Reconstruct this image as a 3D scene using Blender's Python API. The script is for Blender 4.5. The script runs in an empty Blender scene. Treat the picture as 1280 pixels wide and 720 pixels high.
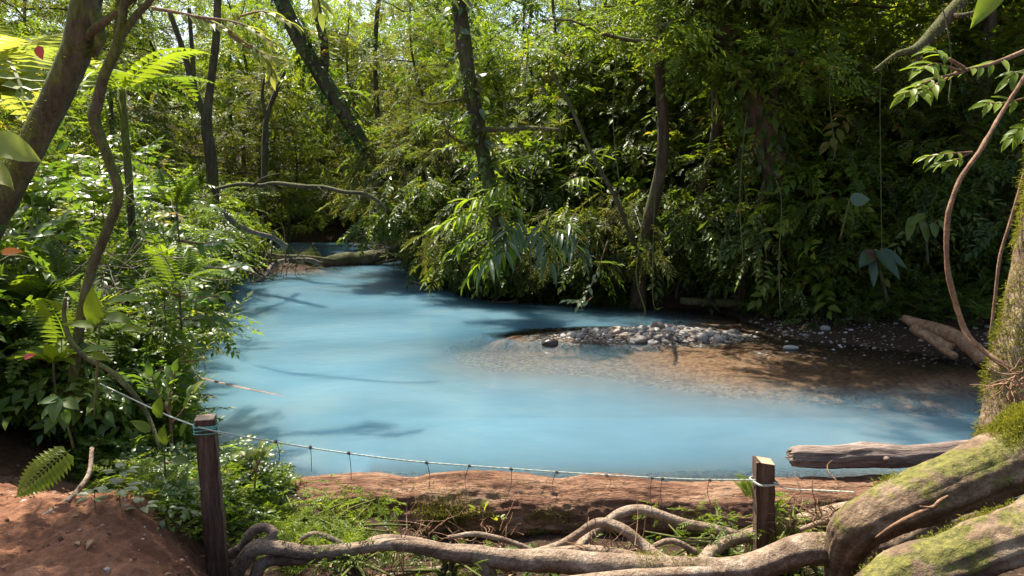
import bpy, math, random
import numpy as np
from mathutils import Vector

# ------------------------------------------------------------------ camera, sky, sun, exposure
scene = bpy.context.scene
COL = scene.collection
H = 3.0                      # camera height above the water (z = 0)
FPX = 914.0                  # focal length in pixels of the 1280 wide photograph
PITCH = math.radians(8.4)
cam_d = bpy.data.cameras.new("camera")
cam = bpy.data.objects.new("camera", cam_d)
COL.objects.link(cam)
cam_d.sensor_width = 36.0
cam_d.lens = 36.0 * FPX / 1280.0
cam_d.clip_start = 0.05
cam_d.clip_end = 600.0
cam.location = (0, 0, H)
cam.rotation_euler = (math.pi / 2 - PITCH, 0, 0)
scene.camera = cam

SUN_EL = math.radians(58)
SUN_AZ = math.radians(-38)       # from +Y (straight ahead) towards -X
TO_SUN = Vector((math.sin(SUN_AZ) * math.cos(SUN_EL), math.cos(SUN_AZ) * math.cos(SUN_EL), math.sin(SUN_EL)))
world = bpy.data.worlds.new("World")
scene.world = world
world.use_nodes = True
wn = world.node_tree
bg = wn.nodes["Background"]
sky = wn.nodes.new("ShaderNodeTexSky")
sky.sky_type = 'NISHITA'
sky.sun_disc = False
sky.sun_elevation = SUN_EL
sky.sun_rotation = SUN_AZ
sky.dust_density = 2.5
wn.links.new(sky.outputs[0], bg.inputs[0])
bg.inputs[1].default_value = 0.11
sun_d = bpy.data.lights.new("sun", 'SUN')
sun_d.energy = 5.0
sun_d.angle = math.radians(0.5)
sun_d.color = (1.0, 0.93, 0.82)
sun = bpy.data.objects.new("sun", sun_d)
COL.objects.link(sun)
sun.rotation_euler = (-TO_SUN).to_track_quat('-Z', 'Y').to_euler()
vs = scene.view_settings
vs.view_transform = 'Standard'
vs.look = 'None'
vs.exposure = 1.45
vs.gamma = 1.0
cy = scene.cycles
cy.max_bounces = 8
cy.diffuse_bounces = 4
cy.glossy_bounces = 3
cy.transmission_bounces = 5
cy.transparent_max_bounces = 8
cy.volume_bounces = 1
cy.sample_clamp_indirect = 4.0
cy.caustics_reflective = False
cy.caustics_refractive = False

# ------------------------------------------------------------------ helpers
rng = np.random.default_rng(7)
random.seed(7)
CP, SP = math.cos(PITCH), math.sin(PITCH)

def W(px, py, d):
    """the point at distance d ahead of the camera along the sight line through a photo pixel"""
    u, v = (px - 640.0) / FPX, -(py - 360.0) / FPX
    y = CP + v * SP
    return np.array([u / y * d, d, H + (-SP + v * CP) / y * d])

def G(px, py, z=0.0):
    u, v = (px - 640.0) / FPX, -(py - 360.0) / FPX
    dx, dy, dz = u, CP + v * SP, -SP + v * CP
    t = (z - H) / dz
    return np.array([dx * t, dy * t])

def smooth(a, b, x):
    t = np.clip((x - a) / (b - a), 0, 1)
    return t * t * (3 - 2 * t)

def _hash(i, j, k, s):
    h = (i * 374761393 + j * 668265263 + k * 2147483647 + s * 1274126177) & 0xFFFFFFFF
    h = ((h ^ (h >> 13)) * 1274126177) & 0xFFFFFFFF
    h = h ^ (h >> 16)
    return (h & 0xFFFFFF) / float(0xFFFFFF) * 2 - 1

def vnoise(P, s=0):
    P = np.asarray(P, dtype=float)
    I = np.floor(P).astype(np.int64)
    F = P - I
    F = F * F * (3 - 2 * F)
    out = 0
    for a in (0, 1):
        for b in (0, 1):
            for c in (0, 1):
                w = (F[..., 0] if a else 1 - F[..., 0]) * (F[..., 1] if b else 1 - F[..., 1]) * (F[..., 2] if c else 1 - F[..., 2])
                out = out + w * _hash(I[..., 0] + a, I[..., 1] + b, I[..., 2] + c, s)
    return out

def fbm(P, octv=4, s=0):
    P = np.asarray(P, dtype=float)
    o, a, t = 0, 1.0, 0
    for k in range(octv):
        o = o + a * vnoise(P * (2.03 ** k) + 17.3 * k, s + k)
        t += a
        a *= 0.5
    return o / t

class MB:
    """collects geometry; build() links it as one mesh object"""
    def __init__(s):
        s.V, s.Q, s.T, s.A, s.n = [], [], [], [], 0
    def add(s, V, Q=None, T=None, tint=0.5):
        V = np.asarray(V, dtype=np.float32).reshape(-1, 3)
        s.V.append(V)
        s.A.append(np.full(len(V), tint, np.float32) if np.isscalar(tint) else np.asarray(tint, np.float32).reshape(-1))
        if Q is not None and len(Q): s.Q.append(np.asarray(Q, np.int64).reshape(-1, 4) + s.n)
        if T is not None and len(T): s.T.append(np.asarray(T, np.int64).reshape(-1, 3) + s.n)
        s.n += len(V)
        return s
    def mesh(s, name, mat, smooth_=True):
        me = bpy.data.meshes.new(name)
        V = np.concatenate(s.V)
        Q = np.concatenate(s.Q) if s.Q else np.zeros((0, 4), np.int64)
        T = np.concatenate(s.T) if s.T else np.zeros((0, 3), np.int64)
        me.vertices.add(len(V)); me.vertices.foreach_set("co", V.ravel())
        me.loops.add(Q.size + T.size)
        me.loops.foreach_set("vertex_index", np.concatenate([Q.ravel(), T.ravel()]).astype(np.int32))
        me.polygons.add(len(Q) + len(T))
        st = np.concatenate([np.arange(len(Q)) * 4, Q.size + np.arange(len(T)) * 3]).astype(np.int32)
        me.polygons.foreach_set("loop_start", st)
        at = me.attributes.new("tint", 'FLOAT', 'POINT')
        at.data.foreach_set("value", np.concatenate(s.A))
        me.update(calc_edges=True)
        me.validate()
        me.polygons.foreach_set("use_smooth", np.full(len(me.polygons), smooth_))
        me.materials.append(mat)
        return me
    def build(s, name, mat, parent=None, smooth_=True):
        o = bpy.data.objects.new(name, s.mesh(name, mat, smooth_))
        COL.objects.link(o)
        if parent is not None: o.parent = parent
        return o

def tag(o, label=None, cat=None, group=None, kind=None):
    if label: o["label"] = label
    if cat: o["category"] = cat
    if group: o["group"] = group
    if kind: o["kind"] = kind
    return o

def empty(name, label, cat, loc=(0, 0, 0), group=None, rz=0.0):
    o = bpy.data.objects.new(name, None)
    COL.objects.link(o)
    o.location = [float(c) for c in loc]
    o.rotation_euler = (0, 0, rz)
    return tag(o, label, cat, group)

def copy_tree(o, parent=None):
    c = o.copy(); COL.objects.link(c)
    if parent is not None: c.parent = parent
    for ch in list(o.children): copy_tree(ch, c)
    return c

def spline(pts, n):
    """Catmull-Rom through rows of pts (any number of columns)"""
    P = np.asarray(pts, float)
    P = np.vstack([2 * P[0] - P[1], P, 2 * P[-1] - P[-2]])
    seg = len(P) - 3
    t = np.linspace(0, seg - 1e-6, n)
    i = t.astype(int); f = (t - i)[:, None]
    a, b, c, d = P[i], P[i + 1], P[i + 2], P[i + 3]
    return 0.5 * (2 * b + (c - a) * f + (2 * a - 5 * b + 4 * c - d) * f ** 2 + (3 * b - a - 3 * c + d) * f ** 3)

def tube(mb, P, R, sides=8, rough=0.0, rs=6.0, seed=0, cap=True, tint=0.5, ridge=0.0, flat=1.0, grooves=0.0):
    P = np.asarray(P, float); n = len(P)
    R = np.full(n, R, float) if np.isscalar(R) else np.asarray(R, float)
    Tn = np.gradient(P, axis=0); Tn /= np.linalg.norm(Tn, axis=1)[:, None] + 1e-9
    up = np.array([0, 0, 1.0]) if abs(Tn[0, 2]) < 0.9 else np.array([1.0, 0, 0])
    N = np.zeros_like(P); v = np.cross(Tn[0], up); v /= np.linalg.norm(v); N[0] = v
    for i in range(1, n):
        v = N[i - 1] - Tn[i] * np.dot(N[i - 1], Tn[i]); N[i] = v / (np.linalg.norm(v) + 1e-9)
    B = np.cross(Tn, N)
    a = np.linspace(0, 2 * math.pi, sides, endpoint=False)
    dirs = N[:, None, :] * np.cos(a)[None, :, None] + B[:, None, :] * np.sin(a)[None, :, None] * flat
    rr = R[:, None] * np.ones(sides)[None, :]
    V = P[:, None, :] + dirs * rr[:, :, None]
    if rough > 0:
        rr = rr * (1 + rough * fbm(V * rs, 4, seed))
    if ridge > 0:
        s = np.concatenate([[0], np.cumsum(np.linalg.norm(np.diff(P, axis=0), axis=1))])
        q = np.stack(np.broadcast_arrays(s[:, None] * 1.3, np.cos(a)[None, :] * 4 + seed, np.sin(a)[None, :] * 4), -1)
        rr = rr * (1 + ridge * fbm(q, 4, seed + 5))
    if grooves > 0:
        s = np.concatenate([[0], np.cumsum(np.linalg.norm(np.diff(P, axis=0), axis=1))])
        q = np.stack(np.broadcast_arrays(s[:, None] * 5 + 0 * a[None], np.cos(a)[None, :] * 9 + 0 * s[:, None], np.sin(a)[None, :] * 9 + 0 * s[:, None]), -1)
        g = np.abs(fbm(q, 4, seed + 9))
        q2 = q * np.array([0.35, 1.9, 1.9])
        g2 = np.abs(fbm(q2, 3, seed + 19))
        rr = rr - grooves * (np.exp(-g * 14) + 0.6 * np.exp(-g2 * 12))
    V = P[:, None, :] + dirs * rr[:, :, None]
    idx = np.arange(n * sides).reshape(n, sides)
    Q = np.stack([idx[:-1], np.roll(idx[:-1], -1, 1), np.roll(idx[1:], -1, 1), idx[1:]], -1).reshape(-1, 4)
    T = None
    V = V.reshape(-1, 3)
    if cap:
        V = np.vstack([V, P[0], P[-1]])
        j = np.arange(sides); c0, c1 = n * sides, n * sides + 1
        T = np.vstack([np.stack([np.full(sides, c0), (j + 1) % sides, j], 1),
                       np.stack([np.full(sides, c1), (n - 1) * sides + j, (n - 1) * sides + (j + 1) % sides], 1)])
    mb.add(V, Q, T, tint)
    return V[:n * sides].reshape(n, sides, 3), dirs

# ------------------------------------------------------------------ leaves
def L_diamond():
    V = np.array([[0, 0, 0], [.5, .42, .07], [0, 1, -.06], [-.5, .42, .07]], float)
    return V, np.zeros((0, 4), int), np.array([[0, 1, 2], [0, 2, 3]]), np.zeros(4)

def L_oval(droop=.15):
    rows = [(.18, .33), (.42, .5), (.7, .36)]
    V = [[0, 0, 0]]
    for y, w in rows:
        z = .1 * math.sin(y * 3) - droop * y * y
        V += [[-w, y, z + .05], [0, y, z], [w, y, z + .05]]
    V.append([0, 1, -droop])
    Q = []
    for r in range(2):
        b = 1 + r * 3
        Q += [[b, b + 3, b + 4, b + 1], [b + 1, b + 4, b + 5, b + 2]]
    T = [[0, 1, 2], [0, 2, 3], [7, 10, 8], [8, 10, 9]]
    return np.array(V, float), np.array(Q), np.array(T), np.zeros(11)

def L_lance(n=8, droop=.5, wmax=.5, fold=.05, wave=0.0):
    ys = np.linspace(0, 1, n + 1)
    V = []
    ang = 0; y = z = 0
    for i, t in enumerate(ys):
        if i:
            ang = .35 - droop * 1.9 * t
            y += math.cos(ang) / n; z += math.sin(ang) / n
        w = wmax * (math.sin(math.pi * min(1, (t + .03)) ** .75) ** .8 if 0 < t < 1 else .02)
        wz = wave * math.sin(t * 19)
        V += [[-w, y, z + fold + wz], [0, y, z], [w, y, z + fold - wz]]
    Q = []
    for i in range(n):
        b = i * 3
        Q += [[b, b + 3, b + 4, b + 1], [b + 1, b + 4, b + 5, b + 2]]
    return np.array(V, float), np.array(Q), np.zeros((0, 3), int), np.zeros(len(V))

def merge(parts):
    V, Q, T, A, n = [], [], [], [], 0
    for v, q, t, a in parts:
        V.append(v); A.append(a)
        if len(q): Q.append(q + n)
        if len(t): T.append(t + n)
        n += len(v)
    return (np.concatenate(V), np.concatenate(Q) if Q else np.zeros((0, 4), int),
            np.concatenate(T) if T else np.zeros((0, 3), int), np.concatenate(A))

def xf(tpl, o, d, nrm, L, Wd, da=0.0):
    v, q, t, a = tpl
    d = np.asarray(d, float); d = d / np.linalg.norm(d)
    s = np.cross(d, nrm); s /= np.linalg.norm(s) + 1e-9
    nn = np.cross(s, d)
    return (np.asarray(o) + v[:, 0:1] * Wd * s + v[:, 1:2] * L * d + v[:, 2:3] * L * nn, q, t, a + da)

def L_spray(r, n=11, leaf=None, ll=.24, lw=.11, droop=.25, zig=.5):
    """a leafy twig of unit length"""
    leaf = leaf or L_diamond()
    parts = [(np.array([[-.006, 0, 0], [.006, 0, 0], [.003, 1, -droop], [-.003, 1, -droop]], float), np.array([[0, 1, 2, 3]]), np.zeros((0, 3), int), np.full(4, -.9))]
    for i in range(n):
        t = .12 + .88 * i / (n - 1)
        o = np.array([0, t, -droop * t * t])
        sgn = -1 if i % 2 else 1
        last = i == n - 1
        d = np.array([0 if last else sgn * r.uniform(.6, 1.0), r.uniform(.5, .9), r.uniform(-.45, .1)])
        nm = np.array([r.uniform(-.35, .35), r.uniform(-.3, .3), 1.0])
        k = r.uniform(.75, 1.2)
        parts.append(xf(leaf, o, d, nm, ll * k, lw * k, r.uniform(-.16, .16)))
    return merge(parts)

def L_frond(n=16, droop=.6, pl=.28, pw=.07, taper=1.0):
    parts = []
    ang, y, z = 0, 0, 0
    pts = [(0, 0, .7)]
    for i in range(1, n + 1):
        t = i / n
        ang = .55 - droop * 2.2 * t
        y += math.cos(ang) / n; z += math.sin(ang) / n
        pts.append((y, z, ang))
    rv = []
    for (yy, zz, a) in pts: rv += [[-.008, yy, zz], [.008, yy, zz]]
    rq = [[2 * i, 2 * i + 1, 2 * i + 3, 2 * i + 2] for i in range(n)]
    parts.append((np.array(rv, float), np.array(rq), np.zeros((0, 3), int), np.full(len(rv), -.3)))
    d0 = L_diamond()
    for i in range(1, n + 1):
        t = i / n
        yy, zz, a = pts[i]
        k = pl * (math.sin(math.pi * (.12 + .86 * t) ** .8) ** .8) * taper + .02
        for sg in (-1, 1):
            parts.append(xf(d0, (0, yy, zz), (sg, .35, -.12), (0, -math.sin(a), math.cos(a)), k, pw, 0))
    return merge(parts)

def L_whorl(r, n=7, leaf=None, ll=1.0, lw=.3):
    """a twig tip with a ring of drooping long leaves"""
    leaf = leaf or L_lance(4, .5, .5)
    parts = []
    for i in range(n):
        a = 2 * math.pi * i / n + r.uniform(-.3, .3)
        d = np.array([math.cos(a), math.sin(a) * .8 + .35, r.uniform(-.5, .15)])
        parts.append(xf(leaf, (0, 0, 0), d, (0, 0, 1), ll * r.uniform(.75, 1.1), lw, r.uniform(-.12, .12)))
    return merge(parts)

def norm(A):
    return A / (np.linalg.norm(A, axis=-1, keepdims=True) + 1e-9)

def put(mb, tpls, P, D, Nn, L, Wd, r, tint=None, tj=.18):
    """place templates (one, or a list picked at random) at many points"""
    P = np.asarray(P, float); N = len(P)
    if N == 0: return
    if not isinstance(tpls, list): tpls = [tpls]
    D = norm(np.asarray(D, float)); S = norm(np.cross(D, Nn)); U = np.cross(S, D)
    L = np.broadcast_to(L, (N,)); Wd = np.broadcast_to(Wd, (N,))
    base = (np.full(N, .5) if tint is None else np.broadcast_to(tint, (N,))) + r.normal(0, tj, N)
    pick = r.integers(0, len(tpls), N)
    for k, (v, q, t, a) in enumerate(tpls):
        m = np.where(pick == k)[0]
        if not len(m): continue
        V = (P[m][:, None] + v[None, :, 0:1] * Wd[m][:, None, None] * S[m][:, None]
             + v[None, :, 1:2] * L[m][:, None, None] * D[m][:, None] + v[None, :, 2:3] * L[m][:, None, None] * U[m][:, None])
        off = (np.arange(len(m)) * len(v))[:, None, None]
        Q = (q[None] + off).reshape(-1, 4) if len(q) else None
        T = (t[None] + off).reshape(-1, 3) if len(t) else None
        A = np.where(a[None] < -.5, -1.0, np.clip(base[m][:, None] + a[None], 0.0, 1.0))
        mb.add(V, Q, T, A)

rs = np.random.default_rng(3)
OV = L_oval()
SPR_S = [L_spray(rs, 15, L_diamond(), .20, .085, .25) for _ in range(5)]      # fine leaved
SPR_M = [L_spray(rs, 11, L_diamond(), .30, .13, .3) for _ in range(5)]        # medium
SPR_O = [L_spray(rs, 9, OV, .36, .17, .3) for _ in range(5)]                  # broad leaves, smooth
SPR_P = [L_spray(rs, 18, L_diamond(), .27, .06, .15) for _ in range(3)]       # feathery
WH = [L_whorl(rs, 7) for _ in range(4)]
FR = [L_frond(16, d) for d in (.45, .6, .8)]
LN = [L_lance(8, d, .5, .06, .01) for d in (.3, .5, .75)]

# ------------------------------------------------------------------ materials
def new_mat(name):
    m = bpy.data.materials.new(name); m.use_nodes = True
    nt = m.node_tree; nt.nodes.clear()
    out = nt.nodes.new("ShaderNodeOutputMaterial")
    return m, nt, out

def nd(nt, typ, **kw):
    n = nt.nodes.new("ShaderNode" + typ)
    for k, v in kw.items():
        if k.startswith("i_"):
            key = k[2:]
            key = int(key) if key.isdigit() else key.replace("_", " ")
            n.inputs[key].default_value = v
        else: setattr(n, k, v)
    return n

def ramp(nt, stops, fac=None, interp='LINEAR'):
    n = nt.nodes.new("ShaderNodeValToRGB"); cr = n.color_ramp; cr.interpolation = interp
    cr.elements[0].position, cr.elements[1].position = stops[0][0], stops[-1][0]
    cr.elements[0].color = (*stops[0][1], 1); cr.elements[1].color = (*stops[-1][1], 1)
    for p, c in stops[1:-1]:
        e = cr.elements.new(p); e.color = (*c, 1)
    if fac is not None: nt.links.new(fac, n.inputs[0])
    return n

def g3(v): return (v, v, v)

def leaf_mat(name, stops, trans=.5, tcol=(1.0, 1.0, .4), tgain=1.9, rough=.45, spec=.35):
    m, nt, out = new_mat(name)
    at = nd(nt, "Attribute", attribute_name="tint")
    geo = nd(nt, "NewGeometry")
    nz = nd(nt, "TexNoise", i_Scale=2.2, i_Detail=1.0)
    nt.links.new(geo.outputs["Position"], nz.inputs["Vector"])
    mr = nd(nt, "MapRange", i_1=.3, i_2=.7, i_3=-.13, i_4=.13)
    nt.links.new(nz.outputs[0], mr.inputs[0])
    ad = nd(nt, "Math", operation='ADD')
    nt.links.new(at.outputs["Fac"], ad.inputs[0]); nt.links.new(mr.outputs[0], ad.inputs[1])
    rp = ramp(nt, stops, ad.outputs[0])
    pb = nd(nt, "BsdfPrincipled", i_Roughness=rough)
    pb.inputs["Specular IOR Level"].default_value = spec
    nt.links.new(rp.outputs[0], pb.inputs["Base Color"])
    tc = nd(nt, "MixRGB", blend_type='MULTIPLY', i_0=1.0)
    tc.inputs[2].default_value = (tcol[0] * tgain, tcol[1] * tgain, tcol[2] * tgain, 1)
    nt.links.new(rp.outputs[0], tc.inputs[1])
    tr = nd(nt, "BsdfTranslucent")
    nt.links.new(tc.outputs[0], tr.inputs[0])
    mx = nd(nt, "MixShader", i_0=trans)
    nt.links.new(pb.outputs[0], mx.inputs[1]); nt.links.new(tr.outputs[0], mx.inputs[2])
    nt.links.new(mx.outputs[0], out.inputs[0])
    return m

BR = (.10, .055, .025)
M_leaf = leaf_mat("leaf_mid", [(0, BR), (.015, (.035, .062, .008)), (.45, (.085, .13, .014)), (.8, (.14, .185, .02)), (.965, (.21, .22, .03)), (1, (.28, .2, .05))])
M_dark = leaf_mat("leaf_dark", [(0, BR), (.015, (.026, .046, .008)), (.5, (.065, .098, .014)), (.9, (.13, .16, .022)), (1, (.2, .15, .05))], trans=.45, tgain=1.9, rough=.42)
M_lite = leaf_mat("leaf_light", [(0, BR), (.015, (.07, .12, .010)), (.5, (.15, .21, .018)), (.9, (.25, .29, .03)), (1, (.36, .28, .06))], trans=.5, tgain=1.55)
M_cool = leaf_mat("leaf_glossy", [(0, BR), (.015, (.03, .06, .012)), (.5, (.068, .12, .018)), (.85, (.14, .19, .028)), (1, (.26, .24, .07))], trans=.48, rough=.36, spec=.5)
M_olive = leaf_mat("leaf_olive", [(0, BR), (.015, (.04, .05, .012)), (.5, (.09, .10, .022)), (.9, (.16, .16, .04)), (1, (.22, .13, .05))], trans=.45)
M_grey = leaf_mat("leaf_greygreen", [(0, BR), (.015, (.045, .075, .03)), (.5, (.09, .13, .055)), (1, (.19, .23, .11))], trans=.35, rough=.36, spec=.6)
M_moss = leaf_mat("moss", [(0, (.05, .055, .01)), (.5, (.16, .165, .02)), (1, (.30, .27, .04))], trans=.35, rough=.8, spec=.2)
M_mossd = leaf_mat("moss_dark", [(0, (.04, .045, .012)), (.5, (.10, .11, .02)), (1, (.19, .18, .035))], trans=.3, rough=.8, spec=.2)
M_orange = leaf_mat("leaf_orange", [(0, (.5, .14, .02)), (.5, (.6, .2, .03)), (1, (.65, .3, .05))], trans=.45, tcol=(1, .8, .5))
M_red = leaf_mat("leaf_red", [(0, (.35, .06, .04)), (.5, (.45, .1, .06)), (1, (.5, .16, .09))], trans=.45, tcol=(1, .6, .5))
M_straw = leaf_mat("dead_leaf", [(0, (.12, .06, .03)), (.5, (.24, .14, .07)), (1, (.42, .3, .16))], trans=.2, tcol=(1, .8, .5))
M_yell = leaf_mat("leaf_yellowgreen", [(0, BR), (.015, (.15, .19, .03)), (.5, (.22, .26, .05)), (1, (.38, .34, .08))], trans=.5, tgain=1.5, tcol=(1,1,.6))

def bark_mat(name, cols, scale=6, stretch=(1, 1, .25), bump=.5, moss=0.0, mosscol=((.05, .06, .01), (.16, .17, .025)), rough=.85, mthr=.55, topmoss=.25, mw=.12, bd=.03):
    m, nt, out = new_mat(name)
    tc = nd(nt, "TexCoord")
    mp = nd(nt, "Mapping"); mp.inputs["Scale"].default_value = stretch
    nt.links.new(tc.outputs["Object"], mp.inputs[0])
    n1 = nd(nt, "TexNoise", i_Scale=scale, i_Detail=8.0, i_Roughness=.65)
    n2 = nd(nt, "TexNoise", i_Scale=scale * 5, i_Detail=5.0, i_Roughness=.7)
    nt.links.new(mp.outputs[0], n1.inputs["Vector"]); nt.links.new(mp.outputs[0], n2.inputs["Vector"])
    k = len(cols)
    rp = ramp(nt, [(.3 + .42 * i / (k - 1), c) for i, c in enumerate(cols)], n1.outputs[0])
    rp2 = ramp(nt, [(.3, g3(.55)), (.62, g3(1.15))], n2.outputs[0])
    mu = nd(nt, "MixRGB", blend_type='MULTIPLY', i_0=1.0)
    nt.links.new(rp.outputs[0], mu.inputs[1]); nt.links.new(rp2.outputs[0], mu.inputs[2])
    colout = mu.outputs[0]
    if moss > 0:
        n3 = nd(nt, "TexNoise", i_Scale=2.3, i_Detail=6.0, i_Roughness=.7)
        nt.links.new(tc.outputs["Object"], n3.inputs["Vector"])
        geo = nd(nt, "NewGeometry"); sx = nd(nt, "SeparateXYZ")
        nt.links.new(geo.outputs["Normal"], sx.inputs[0])
        ma = nd(nt, "Math", operation='MULTIPLY_ADD', i_1=topmoss); nt.links.new(sx.outputs[2], ma.inputs[0]); nt.links.new(n3.outputs[0], ma.inputs[2])
        mr = nd(nt, "MapRange", i_1=mthr, i_2=mthr + mw, i_3=0.0, i_4=moss); nt.links.new(ma.outputs[0], mr.inputs[0])
        rp3 = ramp(nt, [(.35, mosscol[0]), (.65, mosscol[1])], n2.outputs[0])
        mx = nd(nt, "MixRGB", blend_type='MIX')
        nt.links.new(mr.outputs[0], mx.inputs[0]); nt.links.new(colout, mx.inputs[1]); nt.links.new(rp3.outputs[0], mx.inputs[2])
        colout = mx.outputs[0]
    pb = nd(nt, "BsdfPrincipled", i_Roughness=rough)
    pb.inputs["Specular IOR Level"].default_value = .3
    nt.links.new(colout, pb.inputs["Base Color"])
    ad = nd(nt, "Math", operation='ADD'); nt.links.new(n1.outputs[0], ad.inputs[0]); nt.links.new(n2.outputs[0], ad.inputs[1])
    bp = nd(nt, "Bump", i_Strength=bump, i_Distance=bd)
    nt.links.new(ad.outputs[0], bp.inputs["Height"]); nt.links.new(bp.outputs[0], pb.inputs["Normal"])
    nt.links.new(pb.outputs[0], out.inputs[0])
    return m

B_dark = bark_mat("bark_dark", [(.028, .018, .010), (.075, .050, .028), (.15, .105, .065)], 6, moss=.8, mosscol=((.03, .035, .008), (.10, .105, .02)), mthr=.47)
B_moss = bark_mat("bark_mossy", [(.04, .032, .018), (.09, .072, .040), (.16, .135, .085)], 7, moss=.9, mosscol=((.05, .06, .012), (.14, .15, .025)), mthr=.43)
B_root = bark_mat("root_bark", [(.13, .075, .042), (.30, .21, .135), (.48, .38, .27)], 7, (1, 1, 1), bump=1.0, moss=.7, mosscol=((.10, .10, .02), (.20, .19, .04)), mthr=.66, topmoss=-.05, rough=.7)
B_bigroot = bark_mat("big_root_bark", [(.07, .042, .024), (.20, .13, .075), (.38, .28, .18)], 5, (1, 1, 1), bump=1.0, moss=.85, mosscol=((.06, .065, .012), (.20, .19, .03)), mthr=.55, topmoss=.07, rough=.85, mw=.05)
B_vine = bark_mat("vine_bark", [(.12, .06, .03), (.26, .14, .07), (.40, .25, .14)], 12, (1, 1, .5), bump=.6, rough=.7)
B_cut = bark_mat("pale_log_bark", [(.10, .07, .055), (.22, .16, .125), (.40, .31, .25)], 7, (.35, 2.0, 2.0), bump=.8, rough=.85)
B_dead = bark_mat("deadwood", [(.06, .045, .035), (.16, .12, .09), (.30, .24, .19)], 7, (1, 1, 1), bump=.6, rough=.8)
B_log = bark_mat("rotten_log", [(.06, .026, .014), (.19, .090, .048), (.33, .185, .105), (.48, .33, .21)], 3.6, (.35, 1.8, 1.8), bump=1.0, moss=.85, mosscol=((.06, .075, .01), (.17, .20, .02)), mthr=.58, topmoss=-.16, rough=.9, mw=.05, bd=.07)
B_post = bark_mat("post_wood", [(.06, .028, .015), (.12, .06, .035), (.22, .13, .085)], 5, (5, 5, .5), bump=1.0, rough=.6)
B_postcap = bark_mat("post_end_grain", [(.25, .16, .09), (.40, .28, .17), (.5, .38, .25)], 14, (1, 1, 1), bump=.3, rough=.8)

def plain(name, col, rough=.6, bump=0, scale=30, metallic=0.0):
    m, nt, out = new_mat(name)
    pb = nd(nt, "BsdfPrincipled", i_Roughness=rough, i_Metallic=metallic)
    tc = nd(nt, "TexCoord"); n1 = nd(nt, "TexNoise", i_Scale=scale, i_Detail=5.0)
    nt.links.new(tc.outputs["Object"], n1.inputs["Vector"])
    rp = ramp(nt, [(.3, tuple(c * .7 for c in col)), (.7, tuple(min(1, c * 1.2) for c in col))], n1.outputs[0])
    nt.links.new(rp.outputs[0], pb.inputs["Base Color"])
    if bump:
        bp = nd(nt, "Bump", i_Strength=bump, i_Distance=.01)
        nt.links.new(n1.outputs[0], bp.inputs["Height"]); nt.links.new(bp.outputs[0], pb.inputs["Normal"])
    nt.links.new(pb.outputs[0], out.inputs[0])
    return m
M_rope = plain("rope_fibre", (.40, .43, .34), .6, .3, 60)
M_wire = plain("thin_wire", (.10, .09, .08), .5)
M_wireg = plain("green_cord", (.10, .28, .20), .5)

# ------------------------------------------------------------------ terrain and water
poly = [np.array(p, float) for p in [(-3.1, 6.75), (0, 6.72), (3.5, 6.70), (6.5, 6.7), (12, 6.6), (16, 9)]]
poly += [G(*p) for p in [(1500, 482), (1300, 472), (1210, 456), (1130, 441), (1000, 426), (930, 404), (905, 393), (840, 386), (750, 379), (650, 371),
                         (575, 361), (548, 351), (528, 341), (520, 331), (512, 318), (500, 308), (455, 302.5), (352, 302), (325, 308), (320, 322),
                         (292, 340), (276, 356), (268, 380), (250, 412), (232, 442), (214, 475), (212, 520), (228, 560), (240, 592)]]
POLY = np.array(poly)

def sdist(x, y):
    """distance to the shore: > 0 on land, < 0 in the water"""
    x, y = np.asarray(x, float), np.asarray(y, float)
    sh = x.shape; X = x.ravel(); Y = y.ravel()
    best = np.full(X.shape, 1e9); ins = np.zeros(X.shape, bool)
    n = len(POLY)
    for i in range(n):
        a, b = POLY[i], POLY[(i + 1) % n]
        ab = b - a
        t = np.clip(((X - a[0]) * ab[0] + (Y - a[1]) * ab[1]) / (ab @ ab), 0, 1)
        best = np.minimum(best, (X - a[0] - t * ab[0]) ** 2 + (Y - a[1] - t * ab[1]) ** 2)
        c = ((a[1] > Y) != (b[1] > Y))
        with np.errstate(divide='ignore', invalid='ignore'):
            ins ^= c & (X < (b[0] - a[0]) * (Y - a[1]) / (b[1] - a[1]) + a[0])
    d = np.sqrt(best)
    return np.where(ins, -d, d).reshape(sh)

BAR = G(800, 420)
DAM = G(345, 335)

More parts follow.
